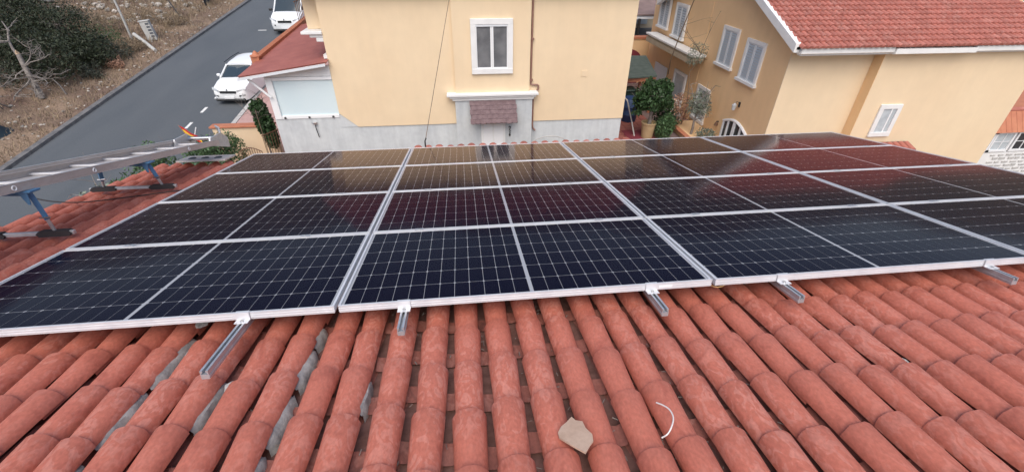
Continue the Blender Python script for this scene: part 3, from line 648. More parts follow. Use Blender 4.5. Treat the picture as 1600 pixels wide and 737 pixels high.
# rear wing
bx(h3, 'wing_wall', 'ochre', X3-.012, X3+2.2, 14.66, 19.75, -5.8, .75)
shutter_window(h3, X3-.06, 17.95, 19.0, -1.70, -.50, 11); shutter_window(h3, X3-.06, 16.33, 17.40, -1.83, -.58, 11)
plain_window(h3, X3-.06, 15.35, 16.45, -4.3, -2.92); 
bx(h3, 'wing_door', 'shutter', X3-.10, X3-.061, 17.2, 18.5, -5.4, -3.1)
aw = thing('awning', 'rolled beige scalloped awning under a white ledge on the ochre wing', 'awning', (11.5, 16.6, -2.1))
local(MB().box(11.22, 11.738, 14.25, 18.95, -2.02, -1.94, .01), aw).build('ledge', 'white', aw); local(MB().box(11.27, 11.70, 14.30, 18.90, -2.17, -2.021, .03), aw).build('cassette', 'beige', aw)
for k in range(26):
    y = 14.32 + k*.176
    local(MB().prism([(11.24, y, -2.10), (11.24, y+.17, -2.10), (11.24, y+.17, -2.24), (11.24, y+.14, -2.285), (11.24, y+.085, -2.30), (11.24, y+.03, -2.285), (11.24, y, -2.24)], (.012, 0, 0)), aw).build('scallop', 'beige', aw)
# tiled porch hood of the right house
hp = thing('tiled_porch', 'little red barrel tile porch roof below the small window of the right house', 'porch roof', (15.2, 9.3, -3.6))
local(MB().prism([(13.9, 9.655, -3.52), (13.9, 8.75, -3.95), (13.9, 8.75, -4.05), (13.9, 9.655, -3.65)], (2.35, 0, 0)), hp).build('deck', 'deck', hp)
tv = barrel_roof('tile_tmp', hp.location, (1, 0, 0), (0, 1, 0), 1, 1, hp, 'fartile', .19, .32, .085, .08); tme = tv.data; bpy.data.objects.remove(tv)
sl = math.atan2(.43, .905)
for i in range(13):
    for j in range(3):
        link('tile', tme, hp, loc=Vector((13.80+i*.19, 8.72+j*.30*math.cos(sl), -3.93+j*.30*math.sin(sl)))-hp.location, rot=(sl, 0, 0))

# ------------------------------------------------------------------ extension and terrace at the far right
h4 = thing('annex', 'low annex with brown tile cladding and white windows at the right picture edge', 'annex', (20.5, 10.4, -5.4))
bx(h4, 'wall', 'white', 19.30, 24, 10.25, 14, -5.8, -4.33)
bx(h4, 'wall', 'white', 19.30, 24, 10.45, 14, -4.33, -3.4)
ro4 = slab(h4, 'clad_roof', 'terra', [(19.30, 10.15, -3.60), (19.30, 10.55, -3.00), (19.30, 14, -3.0), (19.30, 14, -3.60)], (5, 0, 0))
for i in range(24):
    local(MB().prism([(19.31+i*.2, 10.13, -3.60), (19.50+i*.2, 10.13, -3.60), (19.50+i*.2, 10.53, -3.0), (19.31+i*.2, 10.53, -3.0)], (0, -.02, .012)), h4).build('cladding_strip', 'terra', h4)
local(MB().tube([(19.2, 10.55, -2.97), (24, 10.55, -2.97)], .07, 8), h4).build('ridge_roll', 'fartile', h4)
for a in (19.36, 20.98, 22.6):
    f = MB()
    for q in (a, a+.74, a+.80, a+1.47): f.box(q, q+.07, 10.22, 10.30, -4.30, -3.60)
    f.box(a+.07, a+1.47, 10.22, 10.30, -4.30, -4.23); f.box(a+.07, a+1.47, 10.22, 10.30, -3.67, -3.60)
    wd = local(f, h4).build('window', 'pvc', h4)
    for q in (a+.07, a+.87): 
        bx(h4, 'pane', 'curtain' if a < 20 else 'dark', q, q+.67, 10.255, 10.262, -4.23, -3.67)
        bx(h4, 'glazing_bar', 'pvc', q+.32, q+.345, 10.24, 10.254, -4.23, -3.67); bx(h4, 'glazing_bar', 'pvc', q, q+.67, 10.244, 10.2535, -3.96, -3.94)
for r in range(7):
    for c in range(10):
        xx = 20.45+c*.30+(.12 if r % 2 else 0)+random.uniform(-.03, .03); zz = -4.46-r*.13
        local(MB().box(xx, xx+random.uniform(.16, .24), 10.225, 10.252, zz, zz+random.uniform(.05, .08), .008), h4).build('stone', 'kerb', h4)
h5 = thing('terrace_house', 'distant terrace with dark roof, white parapet and maroon awning past the annex', 'building', (27, 16, -5))
bx(h5, 'wall', 'white', 24.5, 36, 15.5, 22, -6.5, -4.5); bx(h5, 'roof', 'slate', 24.2, 36, 15.2, 22, -4.5, -4.38)
bx(h5, 'parapet', 'concrete', 24.4, 36, 18.0, 18.3, -4.37, -3.75); 
slab(h5, 'awning', 'maroon', [(24.6, 16.6, -4.2), (36, 16.6, -4.2), (36, 17.6, -3.9), (24.6, 17.6, -3.9)], (0, 0, .05))
bx(h5, 'upper_wall', 'white', 25, 36, 20, 22, -4.37, -2.5); bx(h5, 'upper_roof', 'purple', 24.8, 36, 19.6, 22.2, -2.5, -2.3)
for x in (27.2, 28.6): local(MB().lathe((x, 16.1, -4.38), [(.16, 0), (.16, .3), (.24, .32), (.24, .38), (.05, .5)], 10), h5).build('roof_vent', 'white', h5)
h6 = thing('house', 'tan house with a small white window in the top right corner', 'house', (40, 28, -4))
bx(h6, 'wall', 'ochre', 36.2, 50, 26, 36, -7, .3)
r6 = slab(h6, 'roof', 'fartile', [(35.8, 25.6, .3), (50.4, 25.6, .3), (50.4, 31, 2.4), (35.8, 31, 2.4)], (0, 0, .12))
for x in (38.4, 42.5):
    bx(h6, 'window', 'white', x, x+1.3, 25.94, 26.0, -2.0, -.7); bx(h6, 'pane', 'dark', x+.15, x+1.15, 25.92, 25.935, -1.85, -.85)

# ------------------------------------------------------------------ courtyard between the houses
yard = MB(); yard.box(8.06, 11.79, 8.0, 26, -5.8, -4.45); yd = yard.build('courtyard', 'purple', None, kind='structure')
for i in range(7):
    for j in range(24):
        MB().box(8.08+i*.30, 8.08+i*.30+.285, 11.2+j*.30, 11.2+j*.30+.285, -4.45, -4.432+random.uniform(0, .004), .004).build('paver', 'paver', yd)
h7 = thing('rear_house', 'orange house end wall and pergola terrace at the back of the courtyard', 'house', (11, 20, -4.4))
bx(h7, 'wall', 'ochre', 8.1, 14.0, 20.0, 20.3, -5.8, -2.42)
slab(h7, 'coping', 'terra', [(8.1, 19.95, -2.42), (14.0, 19.95, -2.42), (14.0, 20.35, -2.42), (8.1, 20.35, -2.42)], (0, 0, .09))
n = 10; slab(h7, 'arch', 'maroon', [(9.9, 19.97, -4.45), (11.55, 19.97, -4.45), (11.55, 19.97, -3.25)] + [(10.72+.83*math.cos(a), 19.97, -3.25+.42*math.sin(a)) for a in np.linspace(.2, math.pi-.2, n)] + [(9.9, 19.97, -3.25)], (0, .03, 0))
bx(h7, 'back_wall', 'beige', 8.1, 16, 24.0, 24.3, -5.8, .6); bx(h7, 'terrace_floor', 'slate', 8.1, 14, 20.3, 24.0, -2.9, -2.6)
slab(h7, 'pergola_roof', 'purple', [(9, 21.2, -1.60), (13.4, 21.2, -1.60), (13.4, 24.0, -.9), (9, 24.0, -.9)], (0, 0, .06))
for k in range(4): bx(h7, 'pergola_beam', 'shutter', 9, 13.4, 21.0+k*.28, 21.08+k*.28, -1.72+k*.03, -1.64+k*.03)
for x in (9.2, 11.55, 13.2): bx(h7, 'pergola_post', 'iron', x, x+.1, 20.9, 21.0, -2.6, -1.70)
bx(h7, 'terrace_window', 'curtain', 12.2, 13.2, 23.95, 23.99, -2.4, -1.2); bx(h7, 'dark_opening', 'dark', 9.6, 11.8, 23.95, 23.99, -2.55, -1.0)
# ------------------------------------------------------------------ aluminium hoist ladder on two blue stands
LZ = lambda y: -.055 - .279*(y-1.76)
LX0, LX1 = -1.05, -.52            # outer faces of the two side rails
ya, yb = -.4, 4.42
ld = thing('ladder', 'long worn aluminium hoist ladder lying over the roof verge at left', 'ladder', (-.7, 2.0, LZ(2.0)))
def lseg(x0, x1, y0, y1, a, b): return [(x0, y0, LZ(y0)+a), (x1, y0, LZ(y0)+a), (x1, y0, LZ(y0)+b), (x0, y0, LZ(y0)+b)]
def lbox(mb, x0, x1, y0, y1, a, b): return mb.prism(lseg(x0, x1, y0, y1, a, b), (0, y1-y0, LZ(y1)-LZ(y0)))
for x0, x1, inn in ((LX0, LX0+.022, 1), (LX1-.022, LX1, -1)):
    m = MB(); lbox(m, x0, x1, ya, yb, 0, .068) if inn < 0 else lbox(m, x0, x1, ya, yb, 0, .092)
    if inn > 0: lbox(m, x1, x1+.035, ya, yb, .0, .006); lbox(m, x1, x1+.02, ya, yb, .062, .068)
    else: lbox(m, x0-.035, x0, ya, yb, .0, .006); lbox(m, x0-.02, x0, ya, yb, .062, .068)
    local(m, ld).build('side_rail', 'ladder', ld)
m = MB(); lbox(m, LX0-.003, LX0+.024, ya, yb, .0925, .095); local(m, ld).build('rail_edge', 'alu', ld)
m = MB(); lbox(m, LX1-.024, LX1+.003, ya, yb, .0685, .071); local(m, ld).build('rail_edge', 'alu', ld)
y = ya+.1
while y < yb-.05:
    m = MB(); lbox(m, LX0+.0225, LX1-.0225, y, y+.03, .018, .036); local(m, ld).build('rung', 'aluw', ld); y += .42
m = MB(); lbox(m, -1.0, -.58, ya, yb-.1, .006, .012); local(m, ld).build('centre_plate', 'ladder', ld)
for y in (1.52, 2.27, 3.72): 
    local(MB().tube([(LX1+.0035, y+.017*math.cos(a), LZ(y)+.035+.017*math.sin(a)) for a in np.linspace(0, 6.283, 19)], .0045, 6, cap=False), ld).build('rung_ring', 'pvc', ld)
# head of the ladder: cheek plates, rollers, hinged foot plate lying on the tiles
zt = LZ(4.42)
for x in (LX0+.03, LX1-.05): local(MB().prism([(x, 4.25, LZ(4.25)+.0), (x, 4.72, zt-.16), (x, 4.74, zt-.02), (x, 4.60, zt+.10), (x, 4.30, LZ(4.3)+.10)], (.02, 0, 0)), ld).build('head_plate', 'alu', ld)
for y, z, r in ((4.62, zt+.02, .045), (4.68, zt-.10, .03)): local(MB().lathe((LX0+.05, y, z), [(r, 0), (r*.6, .02), (r*.6, .40), (r, .42)], 12, 'x'), ld).build('roller', 'steel', ld, smooth=40)
local(MB().tube([(LX1-.03, 4.58, zt+.10), (LX1-.03, 4.60, zt+.17), (LX1-.10, 4.66, zt+.18), (LX1-.10, 4.70, zt+.08)], .012, 6), ld).build('hook', 'alu', ld)
m = MB(); q0 = rw(0, 4.34, -.10); q1 = rw(0, 4.66, -.10)
m.prism([(LX0-.02, q0.y, q0.z), (LX1+.09, q0.y, q0.z), (LX1+.09, q1.y, q1.z), (LX0-.02, q1.y, q1.z)], (0, .006, .018)); fp = local(m, ld).build('foot_plate', 'ladder', ld)
for k in range(3): 
    q = rw(-.92+k*.17, 4.47, -.079); local(MB().lathe(q, [(.05, -.008), (.05, .003), (.045, .004)], 10), ld).build('plate_hole', 'iron', ld)
def stand(fy, fxr, fxl, lb):
    c = rw((fxr+fxl)/2, fy, -.10); s = thing('ladder_stand', lb, 'stand', c, (-T, 0, 0), 'blue stands under the ladder')
    hw = (fxr-fxl)/2
    MB().box(-hw+.02, hw-.02, -.016, .016, -.008, .024, .003).build('crossbar', 'alu', s)
    for sx in (-1, 1):
        x = sx*(hw-.165)
        MB().prism([(x-.115, -.028, -.018), (x+.115, -.028, -.018), (x+.135, -.028, .006), (x+.105, -.028, .032), (x-.105, -.028, .032), (x-.135, -.028, .006)], (0, .056, 0)).build('rubber_foot', 'rubber', s)
    for sx in (-1, 1):
        xw = LX0+.03 if sx < 0 else LX1-.01
        base = Vector((sx*(hw-.165), 0, .024)); mw = Matrix.LocRotScale(c, Euler((-T, 0, 0)), None).inverted()
        yy = c.y-.02; top = mw @ Vector((xw, yy, LZ(yy)-.012)); d = top-base
        MB().tube([base, base+d*.45], .013, 8).build('lower_leg', 'alu', s, smooth=40)
        l = MB(); 
        l.tube([base+d*.32, top-Vector((0, 0, .006))], .024, 4); lg = l.build('upper_leg', 'blue', s)
        MB().tube([base+d*.36+Vector((-.03, -.02, 0)), base+d*.36+Vector((.05, -.02, .004))], .007, 6).build('locking_pin', 'steel', s)
        MB().box(top.x-.055, top.x+.05, top.y-.05, top.y+.05, top.z-.006, top.z+.010, .003).build('top_plate', 'blue', s)
        MB().prism([(top.x-.045, top.y-.04, top.z-.006), (top.x+.02, top.y-.04, top.z-.006), (top.x+.01, top.y-.04, top.z-.10), (top.x-.005, top.y-.04, top.z-.10)], (0, .008, 0)).build('gusset', 'blue', s)
    MB().tube([mw @ Vector((LX0+.03, c.y, LZ(c.y)-.02)), mw @ Vector((LX1-.02, c.y-.02, LZ(c.y)-.04))], .012, 6).build('cross_tie', 'blue', s)
stand(1.69, -.39, -1.22, 'nearer blue ladder stand with black rubber feet, cut by the left picture edge')
stand(3.06, -.34, -1.27, 'farther blue ladder stand with black rubber feet beside the panels')
# ------------------------------------------------------------------ cables and scraps on the roof
def rtube(name, pts, z, r, m, lb, cat):
    P = [rw(*(p if len(p) == 3 else (*p, z))) for p in pts]; Q = []
    for i in range(len(P)-1):
        for k in range(5):
            t = k/5; p0, p1, p2, p3 = P[max(i-1, 0)], P[i], P[i+1], P[min(i+2, len(P)-1)]
            Q.append(.5*((2*p1)+(p2-p0)*t+(2*p0-5*p1+4*p2-p3)*t*t+(3*p1-p0-3*p2+p3)*t**3))
    return MB().tube(Q+[P[-1]], r, 7).build(name, m, None, smooth=60, label=lb, cat=cat)
rtube('cable', [(-1.86, 2.83, .04), (-1.513, 2.728, -.08), (-1.121, 2.686, -.125), (-.718, 2.818, -.13), (-.40, 2.954, -.13), (.02, 3.06, -.12)], 0, .006, 'cable', 'thin black cable trailing from the ladder across the tiles', 'cable')
rtube('cable_offcut', [(3.589, -.743, -.135), (3.605, -.771, -.125), (3.617, -.805, -.118), (3.614, -.846, -.118), (3.592, -.883, -.122), (3.568, -.903, -.14), (3.548, -.90, -.16)], 0, .0031, 'whitecable', 'curved white cable offcut lying on a tile', 'cable')
rtube('loose_wire', [(4.237, .14, -.05), (4.25, .068, -.062), (4.279, .035, -.066), (4.336, .05, -.064), (4.392, .13, -.05)], 0, .004, 'yellowcable', 'yellowish wire loop hanging below the front frame edge', 'wire')
sh = MB(); sp = [(3.147, -.847), (3.165, -.82), (3.19, -.802), (3.217, -.777), (3.228, -.80), (3.253, -.812), (3.256, -.849), (3.272, -.885), (3.267, -.918), (3.25, -.935), (3.225, -.966), (3.187, -.923), (3.147, -.873)]
sh.prism([rw(x, y, -.136+(x-3.2)*.10-(y+.87)*.06) for x, y in sp], (0, .001, .009)); sh.build('shard', 'card', None, label='flat tan broken shard lying on the tiles near the bottom', cat='shard')
for k, (x, y, z, lb) in enumerate(((4.93, -.60, -.20, 'small pale scrap of foil between tile columns at lower right, upper one'), (5.02, -.86, -.20, 'small pale scrap of foil between tile columns at lower right, lower one'))):
    m = MB(); g = [[(i*.014-.03+random.uniform(-.004, .004), j*.018-.03+random.uniform(-.004, .004), random.uniform(0, .014)) for i in range(5)] for j in range(5)]
    m.grid(g); m.build('foil_scrap', 'mortar', None, loc=rw(x, y, z), rot=(-T, 0, .4), label=lb, cat='scrap', group='foil scraps')
def dry_bits(n):
    m = MB()
    for k in range(n):
        c = random.choice([i for i in range(8, 50)]); x = -1.33+c*PITCH+PITCH/2+random.uniform(-.018, .018); y = random.uniform(-1.4, .4); a = random.uniform(0, 6.28); L = random.uniform(.006, .03)
        p = rw(x, y, BASE-.008+.004); d = Vector((math.cos(a), math.sin(a), 0))*L; m.tube([p, p+d+Vector((0, 0, .004))], random.uniform(.001, .003), 4)
    return m
dry_bits(420).build('roof_litter', 'bark', None, kind='stuff', label='dry twigs and leaf litter in the tile channels', cat='litter')
# anchored wire in front of the facing house, and a cable down the ochre wing
wr = thing('guy_wire', 'thin brown guy wire rising from the eave past the facing house', 'wire', (2.26, 4.72, -1.0))
MB().tube([(0, 0, 0), (.545, 3.3, 1.89), (1.09, 6.6, 3.78)], .0055, 6).build('strand', 'wire', wr); MB().tube([(0, 0, -.12), (.0, 0, .02), (.02, .02, .06)], .012, 6).build('turnbuckle', 'iron', wr)
MB().tube([(11.02, 14.0, 1.2), (11.0, 14.6, -.19), (11.0, 15.2, -1.55), (11.0, 15.45, -2.2), (11.02, 15.55, -2.45), (11.2, 15.9, -3.0)], .018, 6).build('hanging_cable', 'wire', None, label='dark cable hanging diagonally across the ochre wing', cat='cable')

# ------------------------------------------------------------------ vehicles
def vehicle(name, lb, cat, loc, yaw, S, wheels, wb, van=False):
    rt = thing(name, lb, cat, loc, (math.atan(.1), 0, yaw)); 
    def skin(st, ends=True):
        P = []
        for y, pts in st:
            half = [(x, y, z) for x, z in pts]; P.append([(-x, y, z) for x, z in [(p[0], p[2]) for p in half]] + [(x, y, z) for x, y, z in half[::-1]])
        m = MB().grid(P); n = len(P[0])
        if ends: m.f += [tuple(range(n)), tuple(range((len(P)-1)*n, len(P)*n))[::-1]]
        return m
    skin(S['body']).build('body', 'carwhite', rt, smooth=42)
    skin(S['glass']).build('greenhouse', 'cglass', rt, smooth=35)
    skin(S['roof']).build('roof', 'carwhite', rt, smooth=50)
    for a in S['pillars']:
        for sx in (-1, 1): MB().tube([(sx*p[0], p[1], p[2]) for p in a], .045, 6).build('pillar', 'carwhite', rt)
    f = S['front']; 
    for sx in (-1, 1):
        MB().prism([(sx*(f['w']-.02), f['y']+.22, f['zl']+.05), (sx*(f['w']-.42), f['y']+.01, f['zl']), (sx*(f['w']-.42), f['y']+.02, f['zl']+.09), (sx*(f['w']-.0), f['y']+.30, f['zl']+.15)], (sx*.01, -.035, .01)).build('headlight', 'lamp', rt)
        MB().prism([(sx*(f['w']-.08), f['y']+.12, f['zl']-.24), (sx*(f['w']-.34), f['y']-.03, f['zl']-.24), (sx*(f['w']-.34), f['y']-.03, f['zl']-.18), (sx*(f['w']-.08), f['y']+.12, f['zl']-.18)], (0, -.02, 0)).build('fog_lamp', 'blackp', rt)
        mr = MB(); mr.box(sx*(f['mw'])-.10, sx*(f['mw'])+.10, f['my']-.07, f['my']+.07, f['mz'], f['mz']+.14, .035); mr.build('mirror', 'carwhite' if not van else 'blackp', rt)
        MB().tube([(sx*(f['w']-.12), 2.0, f['rz']), (sx*(f['w']-.14), 2.8, f['rz']+.03), (sx*(f['w']-.16), 3.7, f['rz']-.01)], .02, 6).build('roof_rail', 'blackp' if not van else 'carwhite', rt)
    MB().box(-f['gw'], f['gw'], f['y']-.035, f['y']+.03, f['zl']-.08, f['zl']+.05, .02).build('grille', 'blackp', rt); 
    MB().box(-f['gw']-.02, f['gw']+.02, f['y']-.045, f['y']-.02, f['zl']+.05, f['zl']+.07, .006).build('grille_trim', 'steel', rt)
    MB().lathe((0, f['y']-.03, f['zl']+.115), [(.045, -.012), (.045, .0), (.03, .002)], 12, 'y').build('badge', 'steel', rt)
    MB().box(-f['w']+.12, f['w']-.12, f['y']-.05, f['y']+.10, .20, .33, .04).build('lower_grille', 'blackp', rt)
    MB().box(-.26, .26, f['y']-.075, f['y']-.05, .35, .46, .005).build('number_plate', 'pvc', rt)
    for sx in (-1, 1):
        for y in wb:
            wt = thing_part('wheel', rt, (sx*(f['w']-.13), y, wheels))
            MB().lathe((-.11, 0, 0), [(wheels*.62, 0), (wheels*.95, 0), (wheels, .03), (wheels, .19), (wheels*.95, .22), (wheels*.62, .22)], 22, 'x').build('tyre', 'tyre', wt, smooth=40)
            rm = MB().lathe((-.09, 0, 0), [(wheels*.64, 0), (wheels*.64, .18)], 16, 'x')
            for k in range(5):
                a = 2*math.pi*k/5; rm.prism([(sx*.095, 0, 0), (sx*.095, .22*math.cos(a-.2), .22*math.sin(a-.2)), (sx*.095, .22*math.cos(a+.2), .22*math.sin(a+.2))], (sx*.02, 0, 0))
            rm.build('rim', 'steel', wt)
            MB().lathe((sx*.115-.05, 0, .02), [(wheels*1.16, 0), (wheels*1.16, .1)], 20, 'x').build('arch_lining', 'blackp', wt) if False else None
    return rt
def thing_part(name, parent, loc):
    me = bpy.data.meshes.new(name); o = link(name, MB().lathe((0, 0, 0), [(.03, -.10), (.03, .10)], 8, 'x').mesh('hub', 'steel'), parent, loc=loc); return o
car_S = dict(
  body=[(0, [(.60, .34), (.63, .48), (.60, .62), (.40, .68), (0, .69)]), (.10, [(.76, .22), (.80, .50), (.76, .72), (.50, .80), (0, .82)]), (.32, [(.86, .20), (.875, .52), (.84, .82), (.58, .90), (0, .92)]), (.85, [(.88, .20), (.90, .56), (.87, .93), (.62, .99), (0, 1.01)]),
        (1.30, [(.88, .20), (.90, .58), (.875, .98), (.70, 1.04), (0, 1.06)]), (2.2, [(.88, .20), (.90, .58), (.87, 1.0), (.76, 1.04), (0, 1.05)]), (3.6, [(.88, .20), (.90, .58), (.87, 1.02), (.74, 1.06), (0, 1.06)]), (4.10, [(.85, .24), (.87, .60), (.83, 1.0), (.66, 1.05), (0, 1.06)]), (4.24, [(.70, .36), (.78, .60), (.72, .95), (.5, 1.0), (0, 1.0)])],
  glass=[(1.18, [(.80, .98), (.74, 1.03), (.40, 1.05), (0, 1.06)]), (2.00, [(.84, 1.0), (.64, 1.46), (.40, 1.50), (0, 1.51)]), (3.4, [(.83, 1.02), (.63, 1.48), (.40, 1.52), (0, 1.53)]), (4.12, [(.76, 1.02), (.66, 1.12), (.40, 1.14), (0, 1.15)])],
  roof=[(1.90, [(.66, 1.44), (.63, 1.475), (.40, 1.51), (0, 1.52)]), (2.2, [(.66, 1.47), (.64, 1.52), (.40, 1.555), (0, 1.57)]), (3.3, [(.65, 1.49), (.63, 1.53), (.40, 1.565), (0, 1.58)]), (3.75, [(.63, 1.42), (.61, 1.46), (.40, 1.50), (0, 1.51)])],
  pillars=[[(.79, 1.15, 1.02), (.66, 1.95, 1.46)], [(.835, 2.55, 1.02), (.66, 2.6, 1.49)], [(.79, 4.0, 1.04), (.64, 3.5, 1.46)]],
  front=dict(w=.88, y=0.0, zl=.70, gw=.42, mw=1.0, my=1.45, mz=1.0, rz=1.57))
van_S = dict(
  body=[(0, [(.66, .34), (.70, .50), (.66, .70), (.44, .76), (0, .77)]), (.10, [(.80, .24), (.84, .54), (.80, .82), (.52, .90), (0, .92)]), (.38, [(.89, .22), (.91, .56), (.87, .95), (.6, 1.02), (0, 1.04)]), (.95, [(.91, .22), (.93, .60), (.90, 1.08), (.68, 1.14), (0, 1.16)]), (2.2, [(.91, .22), (.93, .62), (.90, 1.12), (.8, 1.16), (0, 1.17)]),
        (4.3, [(.91, .22), (.93, .62), (.90, 1.12), (.8, 1.16), (0, 1.17)]), (4.42, [(.86, .3), (.88, .62), (.86, 1.1), (.8, 1.14), (0, 1.15)])],
  glass=[(.85, [(.82, 1.06), (.78, 1.12), (.4, 1.15), (0, 1.16)]), (1.60, [(.86, 1.1), (.74, 1.72), (.42, 1.76), (0, 1.77)]), (2.6, [(.86, 1.12), (.74, 1.74), (.42, 1.78), (0, 1.79)])],
  roof=[(1.50, [(.77, 1.70), (.74, 1.74), (.42, 1.78), (0, 1.79)]), (1.9, [(.78, 1.72), (.76, 1.79), (.42, 1.84), (0, 1.85)]), (2.55, [(.80, 1.70), (.76, 1.80), (.42, 1.85), (0, 1.86)]), (2.60, [(.91, 1.10), (.79, 1.80), (.42, 1.85), (0, 1.86)]), (4.38, [(.90, 1.10), (.78, 1.78), (.42, 1.83), (0, 1.84)])],
  pillars=[[(.81, .85, 1.1), (.77, 1.58, 1.72)], [(.875, 1.75, 1.1), (.78, 1.78, 1.74)]],
  front=dict(w=.91, y=0.0, zl=.76, gw=.40, mw=1.05, my=1.05, mz=1.12, rz=1.83))
pc = vehicle('parked_car', 'white compact SUV parked at the kerb beside the porch roof', 'car', (-7.10, 18.8, gz(-10, 18.8)), R_(-5), car_S, .33, (.82, 3.46))
pc.scale = (.82, .82, .82)
vehicle('parked_van', 'white van parked farther up the street behind the car', 'van', (-7.5, 29.2, gz(-10, 29.2)), R_(-3), van_S, .32, (.80, 3.5), van=True)

# ------------------------------------------------------------------ street side walls, gate, flag
yw = thing('garden_wall', 'low ochre garden wall with coping below the pale porch panel', 'wall', (-4.4, 13.3, -5.1))
local(MB().box(-5.36, -3.42, 13.3, 13.5, -5.4, -3.70), yw).build('wall_body', 'yellow', yw); local(MB().box(-5.42, -3.40, 13.24, 13.56, -3.70, -3.64, .01), yw).build('coping', 'terra', yw)
rl = thing('railing', 'dark iron railing on the porch parapet beside the van', 'railing', (-3.1, 19.4, -1.3))
for k in range(9): MB().tube([(-.2, -1.2+k*.22, -.1), (-.2, -1.2+k*.22, .75)], .014, 5).build('bar', 'rust', rl)
MB().tube([(-.2, -1.3, .75), (-.2, .7, .75)], .02, 5).build('top_bar', 'rust', rl)
gt = thing('iron_gate', 'small rusty iron picket gate at the end of the garden wall', 'gate', (-3.4, 11.2, -4.6))
for k in range(11):
    x = -.34+k*.066; h = .86+.18*math.cos((k-5)/5*1.3); MB().tube([(x, 0, 0), (x, 0, h)], .009, 5).build('picket', 'rust', gt)
MB().tube([(-.34+k*.066, 0, .84+.18*math.cos((k-5)/5*1.3)) for k in range(11)], .014, 5).build('top_rail', 'rust', gt); MB().tube([(-.36, 0, .2), (.34, 0, .2)], .014, 5).build('lower_rail', 'rust', gt)
gt2 = thing('iron_gate', 'tall rusty iron gate leaf beside the climbing plant', 'gate', (-3.35, 12.4, -4.9))
for k in range(7): MB().tube([(-.12+k*.05, .09*k, 0), (-.12+k*.05, .09*k, 1.25)], .009, 5).build('picket', 'rust', gt2)
for z in (.15, 1.22): MB().tube([(-.13, -.02, z), (.20, .56, z)], .014, 5).build('rail', 'rust', gt2)
sp_ = MB().box(-3.38, -2.78, 11.0, 15.4, -5.6, -4.92); stp = sp_.build('side_path', 'purple', None, kind='structure')
for i in range(2):
    for j in range(14): MB().box(-3.37+i*.30, -3.08+i*.30, 11.05+j*.30, 11.34+j*.30, -4.92, -4.902, .004).build('paver', 'paver', stp)
fl = thing('flag', 'small red and yellow flag on a stick above the hedge', 'flag', (-5.05, 11.5, -3.55))
MB().tube([(0, 0, 0), (-.20, 0, .62)], .012, 6).build('stick', 'bark', fl)
cl_ = [[(-.19+.02*j+.30*(j/6)+.03*i, -.01+.03*math.sin(j*1.3+i), .60-.10*i-.30*(j/6)**1.1-.06*(j/6)) for j in range(7)] for i in range(4)]
for k, mm in enumerate(('flagr', 'flagy', 'flagr')): MB().grid([cl_[k], cl_[k+1]]).build('stripe', mm, fl, smooth=60)
MB().tube([(.02, 0, .05), (.24, .02, .52)], .016, 5).build('white_stake', 'pvc', fl)

# ------------------------------------------------------------------ far verge: cabinet, posts, netting
cb = thing('utility_cabinet', 'narrow grey utility cabinet with dark slots standing on the verge', 'cabinet', (-14.9, 28.5, gz(-14.9, 28.5)-.02), (0, R_(-6), R_(12)))
MB().box(-.24, .24, -.16, .16, 0, 1.02, .02).build('case', 'concrete', cb); MB().box(-.27, .27, -.19, .19, 1.02, 1.07, .01).build('cap', 'concrete', cb)
for k in range(5): MB().box(.02, .20, -.172, -.158, .18+k*.165, .27+k*.165, .006).build('slot', 'slate', cb)
def post(name, lb, a, b, r, m, cat='post', grp=None): return MB().tube([a, Vector(a).lerp(Vector(b), .5)+Vector((.02, 0, 0)), b], [r, r*.95, r*.85], 8).build(name, m, None, smooth=40, label=lb, cat=cat, group=grp)
post('leaning_post', 'tall thin grey post leaning on the slope left of the cabinet', (-15.95, 28.3, -3.8), (-16.0, 28.3, -.8), .06, 'concrete')
post('fallen_post', 'pale concrete post fallen towards the road in front of the cabinet', (-15.6, 28.1, -3.25), (-13.7, 26.2, -3.78), .10, 'concrete')
post('rusty_stake', 'short rusty stake just left of the cabinet', (-15.3, 29.0, -3.7), (-15.9, 29.3, -2.7), .035, 'rust'); post('dark_stake', 'dark metal fence stake on the slope above the cabinet', (-15.4, 33.2, -3.2), (-16.1, 33.6, -1.9), .04, 'iron')
nf = thing('netting_fence', 'dark blue-green netting fence beside the road at the top', 'fence', (-15.4, 37, -3.0))
for k in range(5): MB().tube([(-.2*k, k*1.6, -.3), (-.2*k, k*1.6, 1.5)], .03, 6).build('post', 'iron', nf)
MB().grid([[(-.2*k*.5+.04*math.sin(k*2+j), k*.8, .05+j*.35) for j in range(5)] for k in range(9)]).build('netting', 'net', nf)
hp_ = MB(); g = []
for i in range(15):
    row = []
    for j in range(15):
        x = -14.95+(i-7)*.12; y = 16.1+(j-7)*.14; e = math.exp(-(((i-7)/4.2)**2+((j-7)/4.5)**2)**1.6)
        row.append((x+random.uniform(-.04, .04), y+random.uniform(-.04, .04), gz(x, y)-.05+.85*e+random.uniform(-.10, .10)*e))
    g.append(row)
hp_.grid(g).build('net_heap', 'net', None, smooth=25, label='dark crumpled netting heap at the left picture edge', cat='heap')

